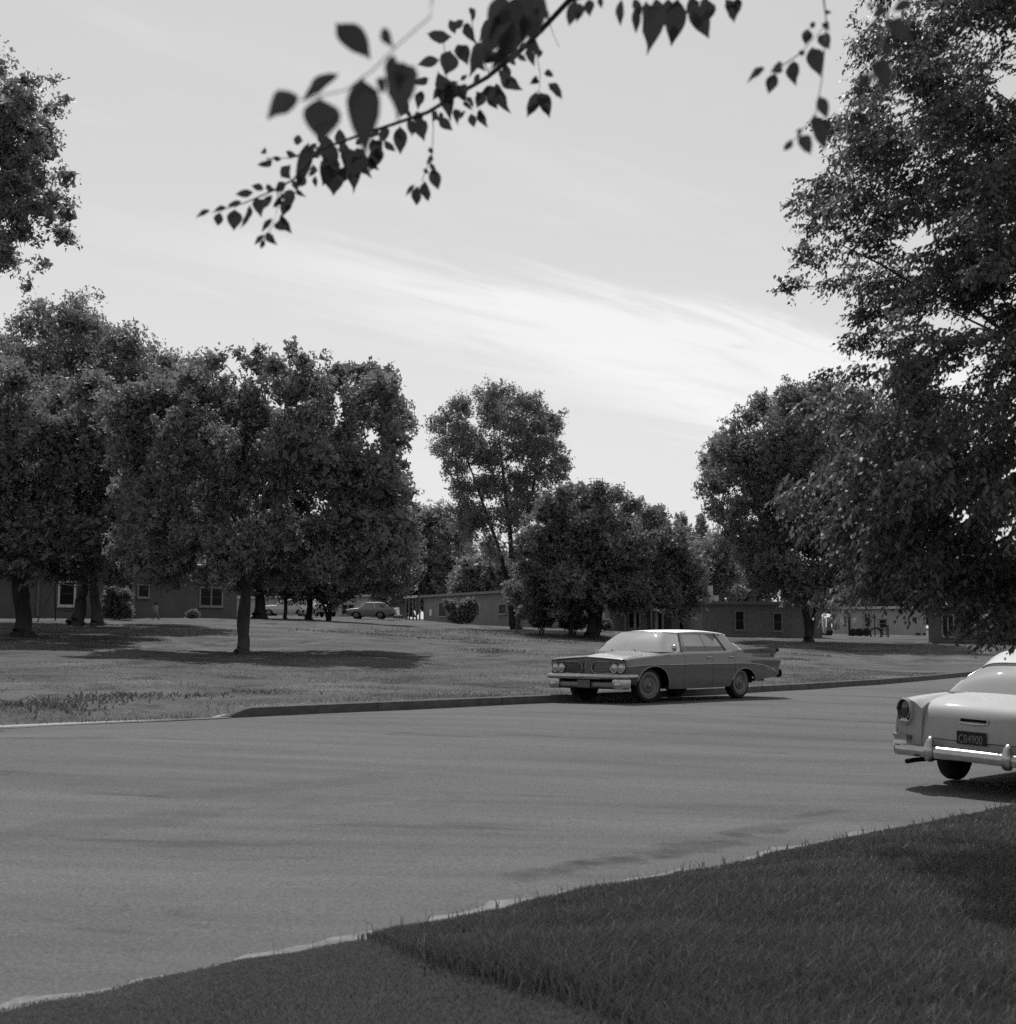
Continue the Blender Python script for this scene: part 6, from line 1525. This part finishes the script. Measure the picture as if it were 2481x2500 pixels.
# ------------------------------------------------------------------ branch hanging in from above, close to the camera
def overhead():
    base = np.array([3.2, -2.4, 0.03])
    o = empty('overhanging_tree', tuple(base), 0, 'dark branch with broad pointed leaves hanging in across the top', 'tree')
    def lp(p): return tuple(np.array(p) - base)
    t0 = np.array([3.1, -2.3, 2.6])
    MB().tube([lp(base - [0, 0, .1]), lp(base + [0, 0, .2]), lp(base + [-.03, .03, 1.2]), lp(t0), lp([2.7, -1.2, 4.0])], [.34, .26, .22, .20, .14], 14).build('trunk', m_bark, o, smooth=60)
    def A(zx, zy, d): return at(440 + zx / 1.917, zy / 1.917, d)
    def B(zx, zy, d): return at(1340 + zx / 1.68, zy / 1.68, d)
    st = A(1830, -10, 4.7); top = np.array([1.6, 4.2, 3.95])
    MB().tube([lp([2.75, -1.3, 3.9]), lp([2.4, .8, 4.4]), lp([2.0, 2.8, 4.3]), lp(top), lp(st)], [.12, .07, .045, .022, .013], 10).build('limb', m_bark, o, smooth=60)
    br = MB()
    main = [A(1830, -10, 4.7), A(1700, 130, 4.7), A(1600, 230, 4.7), A(1440, 360, 4.65), A(1300, 440, 4.6), A(1160, 525, 4.55), A(1000, 580, 4.5), A(820, 640, 4.45), A(650, 700, 4.4), A(530, 840, 4.4), A(440, 890, 4.4), A(300, 950, 4.4), A(150, 995, 4.4)]
    br.tube([lp(p) for p in main], list(np.linspace(.010, .0014, len(main))), 7)
    tws = []
    def twig(pts, r=.0022): tws.append(MB()); tws[-1].tube([lp(p) for p in pts], [r] + [r * .6] * (len(pts) - 1), 5)
    twig([A(1180, 520, 4.55), A(1185, 600, 4.5), A(1180, 720, 4.5), A(1130, 850, 4.5)]); twig([A(1655, 190, 4.7), A(1670, 260, 4.65), A(1685, 350, 4.65), A(1680, 430, 4.6)]); twig([A(1730, 110, 4.7), A(1750, 170, 4.7), A(1775, 220, 4.7)], .0015)
    twig([A(455, 890, 4.4), A(460, 960, 4.4), A(430, 1060, 4.4), A(390, 1120, 4.4)]); twig([A(1450, 350, 4.65), A(1380, 200, 4.6), A(1360, 60, 4.6)]); twig([A(620, 690, 4.4), A(520, 740, 4.4), A(400, 740, 4.4)]); twig([A(1240, 470, 4.6), A(1250, 340, 4.6), A(1230, 170, 4.6)])
    twig([A(1180, -20, 2.4), A(1170, 80, 2.4), A(1030, 200, 2.4), A(900, 330, 2.4), A(780, 420, 2.4), A(560, 470, 2.4)], .002); twig([A(1100, -60, 2.4), A(1180, -20, 2.4)], .003)
    twig([B(1125, -30, 3.9), B(1140, 100, 3.9), B(1030, 220, 3.9), B(920, 295, 3.9)], .003); twig([B(1140, 100, 3.9), B(1120, 330, 3.7), B(1095, 470, 3.4), B(1010, 570, 3.4)], .0025); twig([B(1390, -40, 3.0), B(1390, 100, 3.0), B(1365, 190, 2.9), B(1330, 320, 2.7)], .004)
    twig([B(100, -40, 4.2), B(400, -30, 4.2), B(760, -25, 4.1), B(1130, -30, 3.9), B(1390, -40, 3.0)], .009)
    brm = br.build('branch', m_bark, o, smooth=60)
    for tw_ in tws: tw_.build('twig', m_bark, o, smooth=60)
    n = 9000; c_ = RNG.normal(0, 1, (n, 3)) * np.array([1.5, 1.3, .7]) + np.array([2.2, -1.6, 5.6])
    ok = (c_[:, 2] > 3.6) & ((c_[:, 2] - CAM_H) > np.maximum(c_[:, 1], 0) * .52 + 1.0); c_ = c_[ok]; n = len(c_)
    Vv, Ff = leaf6(c_, unit(RNG.normal(0, .7, (n, 3)) + [0, 0, -.8]), unit(RNG.normal(0, .6, (n, 3)) + [0, 0, .8]), np.full(n, .09), np.full(n, .05))
    link_mesh('crown', np_mesh('crown', Vv - base, Ff), m_leaf_near, o, kind='stuff')
    # one leaf mesh shared by all
    prof = [(0, .012), (.06, .06), (.15, .24), (.28, .42), (.42, .49), (.56, .46), (.69, .36), (.81, .22), (.91, .09), (1.0, 0)]
    V = []; F = []
    for u, h in prof: V.append((0, u, -.16 * u * u)); 
    n0 = len(prof)
    for u, h in prof: V.append((h, u, .28 * h - .16 * u * u + .03 * math.sin(u * 16)))
    for u, h in prof: V.append((-h, u, .28 * h - .16 * u * u - .03 * math.sin(u * 14)))
    for i in range(n0 - 1):
        F.append((i, n0 + i, n0 + i + 1, i + 1)); F.append((i, i + 1, 2 * n0 + i + 1, 2 * n0 + i))
    m_over = leaf_mat('leaf_overhead', .03, .016, .5, .2, .4)
    nt_ = m_over.node_tree; oi = nt_.nodes.new('ShaderNodeObjectInfo'); mr_ = [q for q in nt_.nodes if q.type == 'MAP_RANGE'][0]; nt_.links.new(oi.outputs['Random'], mr_.inputs['Value'])
    mes = []
    for kx_, cv_, as_ in ((1.0, 1.0, 0.0), (.86, 1.6, .05), (1.1, .5, -.05), (.95, 1.9, -.04), (.9, -.6, .05)):
        Vk = [(x * kx_ * (1 + as_ * (1 if x > 0 else -1)), y + .03 * as_ * x, z * cv_ + .05 * as_ * x) for x, y, z in V]
        me = bpy.data.meshes.new('leaf'); me.from_pydata(Vk, [], F); me.materials.append(m_over)
        me.polygons.foreach_set('use_smooth', np.ones(len(me.polygons), dtype=bool)); mes.append(me)
    L = []
    a2 = [(725, 105, 895, 268, .52), (950, 128, 988, 218, .5), (745, 345, 560, 462, .34), (556, 450, 405, 535, .78), (655, 455, 662, 660, .68), (852, 358, 862, 700, .48), (1000, 268, 1045, 525, .66), (985, 262, 1000, 330, .5), (1050, 290, 1020, 400, .5), (960, 360, 930, 440, .6),
          ]
    for q in a2: L.append((A, 2.4, q))
    a3 = [(1530, -30, 1440, 150, .5), (1500, 60, 1450, 260, .5), (1580, -20, 1520, 170, .5), (1640, -40, 1600, 140, .55), (1690, -30, 1690, 110, .6), (1560, 90, 1500, 280, .5), (1610, 60, 1560, 240, .5), (1670, 40, 1640, 200, .55), (1540, 180, 1470, 320, .5), (1480, 130, 1400, 250, .5), (1700, 20, 1720, 100, .5)]
    for q in a3: L.append((A, 3.3, q))
    a4 = [(1275, 170, 1145, 165, .55), (1215, 280, 1110, 302, .55), (1265, 235, 1243, 348, .7), (1300, 205, 1345, 295, .65), (1330, 95, 1262, 135, .6), (1340, 105, 1372, 195, .5), (1410, 200, 1368, 335, .5), (1205, 330, 1272, 558, .36), (1240, 400, 1180, 465, .6), (1300, 395, 1332, 465, .8), (1500, 330, 1594, 432, .62), (1480, 388, 1526, 528, .5), (1420, 425, 1388, 505, .6), (1440, 435, 1484, 515, .6),
          (1400, 508, 1432, 598, .55), (1362, 530, 1375, 597, .65), (1335, 518, 1308, 557, .5), (1120, 555, 1137, 650, .6), (1090, 565, 1100, 610, .7), (1030, 588, 1030, 720, .52), (945, 588, 962, 668, .7), (1135, 425, 1108, 505, .6), (1165, 368, 1088, 392, .5), (935, 675, 888, 800, .55), (900, 645, 932, 755, .6), (765, 675, 832, 886, .55), (860, 735, 800, 835, .6), (700, 765, 722, 910, .62), (640, 685, 705, 745, .6),
          (602, 665, 548, 884, .32), (575, 658, 525, 650, .6), (622, 765, 610, 835, .6), (690, 635, 680, 765, .6), (745, 600, 765, 705, .6), (722, 715, 668, 865, .5), (785, 775, 738, 865, .6), (830, 690, 870, 820, .6), (660, 650, 720, 700, .6), (1480, 240, 1420, 300, .6), (1530, 270, 1575, 305, .5), (1380, 250, 1420, 330, .5), (1460, 90, 1410, 180, .6), (1350, 30, 1380, 100, .5), (1260, 90, 1290, 160, .6)]
    for q in a4: L.append((A, 4.55, q))
    a5 = [(498, 705, 548, 735, .6), (475, 745, 428, 738, .5), (435, 742, 362, 780, .5), (405, 718, 378, 698, .6), (517, 768, 470, 835, .5), (392, 888, 333, 866, .75), (345, 898, 256, 910, .4), (465, 905, 508, 934, .6), (362, 925, 375, 1005, .7), (432, 912, 382, 980, .55), (288, 940, 220, 965, .4), (328, 952, 293, 1070, .28), (256, 978, 250, 1076, .6), (215, 968, 160, 984, .45), (186, 992, 175, 1060, .7), (140, 984, 75, 1012, .38), (488, 953, 480, 995, .5),
          (468, 1003, 518, 1096, .45), (442, 1045, 492, 1074, .7), (432, 1022, 380, 1082, .36), (402, 1088, 445, 1144, .6), (396, 1098, 345, 1145, .45), (390, 1115, 378, 1170, .4), (400, 870, 440, 890, .6), (1165, 688, 1182, 722, .7), (1175, 718, 1158, 775, .6), (1178, 785, 1208, 890, .52), (1140, 788, 1162, 815, .7), (1145, 845, 1157, 950, .52), (1112, 868, 1104, 968, .5), (1098, 862, 1055, 915, .36), (1170, 760, 1195, 800, .6),
          (1700, 345, 1752, 350, .8), (1672, 358, 1645, 392, .8), (1718, 388, 1795, 458, .55), (1672, 424, 1628, 550, .48), (1680, 428, 1732, 545, .55)]
    for q in a5: L.append((A, 4.45, q))
    b4 = [(110, -10, 84, 112, .5), (130, 10, 120, 85, .6), (165, -5, 166, 64, .5), (210, -15, 216, 34, .6), (300, -5, 290, 108, .42), (372, 5, 353, 145, .3), (402, 5, 428, 190, .55), (440, -10, 450, 92, .5), (492, -10, 480, 105, .6), (530, -10, 503, 185, .4), (582, 10, 657, 155, .45), (650, -10, 640, 95, .6), (722, -10, 772, 92, .55), (770, -15, 776, 62, .5), (350, -10, 380, 60, .6), (600, -10, 570, 50, .6)]
    for q in b4: L.append((B, 4.1, q))
    b5 = [(885, 278, 818, 326, .4), (958, 262, 918, 294, .6), (930, 298, 899, 384, .6), (1005, 248, 1005, 345, .6), (1062, 116, 1054, 185, .65), (1092, 88, 1073, 118, .7), (1128, 92, 1147, 118, .7), (1108, 142, 1152, 195, .85), (1080, 192, 1112, 305, .55), (1130, 38, 1162, 57, .5), (1035, 205, 1040, 230, .7)]
    for q in b5: L.append((B, 3.9, q))
    b6 = [(1108, 392, 1142, 485, .55), (1085, 468, 1136, 608, .5), (1020, 556, 1082, 628, .7), (1002, 568, 962, 624, .45), (1035, 525, 1025, 560, .6)]
    for q in b6: L.append((B, 3.2, q))
    b7 = [(1400, 75, 1484, 165, .6), (1492, 5, 1408, 42, .55), (1372, 15, 1343, 75, .5), (1310, 5, 1322, 40, .6), (1402, 165, 1378, 238, .6)]
    for q in b7: L.append((B, 2.9, q))
    for q in [(1340, 240, 1402, 375, .55), (1322, 305, 1262, 378, .5)]: L.append((B, 2.2, q))
    for t in np.linspace(.10, .82, 64):                      # smaller leaves thick along the bough
        f = t * (len(main) - 1); i = int(f); zx = np.interp(f, range(13), [1830, 1700, 1600, 1440, 1300, 1160, 1000, 820, 650, 530, 440, 300, 150]); zy = np.interp(f, range(13), [-10, 130, 230, 360, 440, 525, 580, 640, 700, 840, 890, 950, 995])
        ox, oy = random.gauss(0, 40), random.gauss(15, 45); ln_ = random.uniform(45, 95); an = random.gauss(1.5, .7)
        L.append((A, 4.6, (zx + ox, zy + oy, zx + ox + ln_ * math.cos(an), zy + oy + ln_ * math.sin(an), random.uniform(.42, .62))))
    for fn, d, (x0, y0, x1, y1, wr) in L:
        d0 = d + random.uniform(-.12, .12) * d / 4; p0 = Vector(fn(x0, y0, d0)); p1 = Vector(fn(x1, y1, d0 + random.uniform(-.03, .03)))
        a = p1 - p0; ln = a.length; a.normalize()
        view = (Vector(CAM) - p0).normalized()
        s_ = a.cross(view).normalized(); s_ = (Matrix.Rotation(random.uniform(-.55, .55), 3, a) @ s_); n_ = s_.cross(a)
        lf = bpy.data.objects.new('leaf', random.choice(mes)); COL.objects.link(lf); lf.parent = brm
        b = p0 - Vector(base)
        lf.matrix_basis = Matrix(((s_.x, a.x, n_.x, b.x), (s_.y, a.y, n_.y, b.y), (s_.z, a.z, n_.z, b.z), (0, 0, 0, 1))) @ Matrix.Diagonal((ln * wr, ln, ln, 1))
    return o
overhead()
print('TRIS leaves', TRI_COUNT[0], 'lawn', n_lawn * 3)
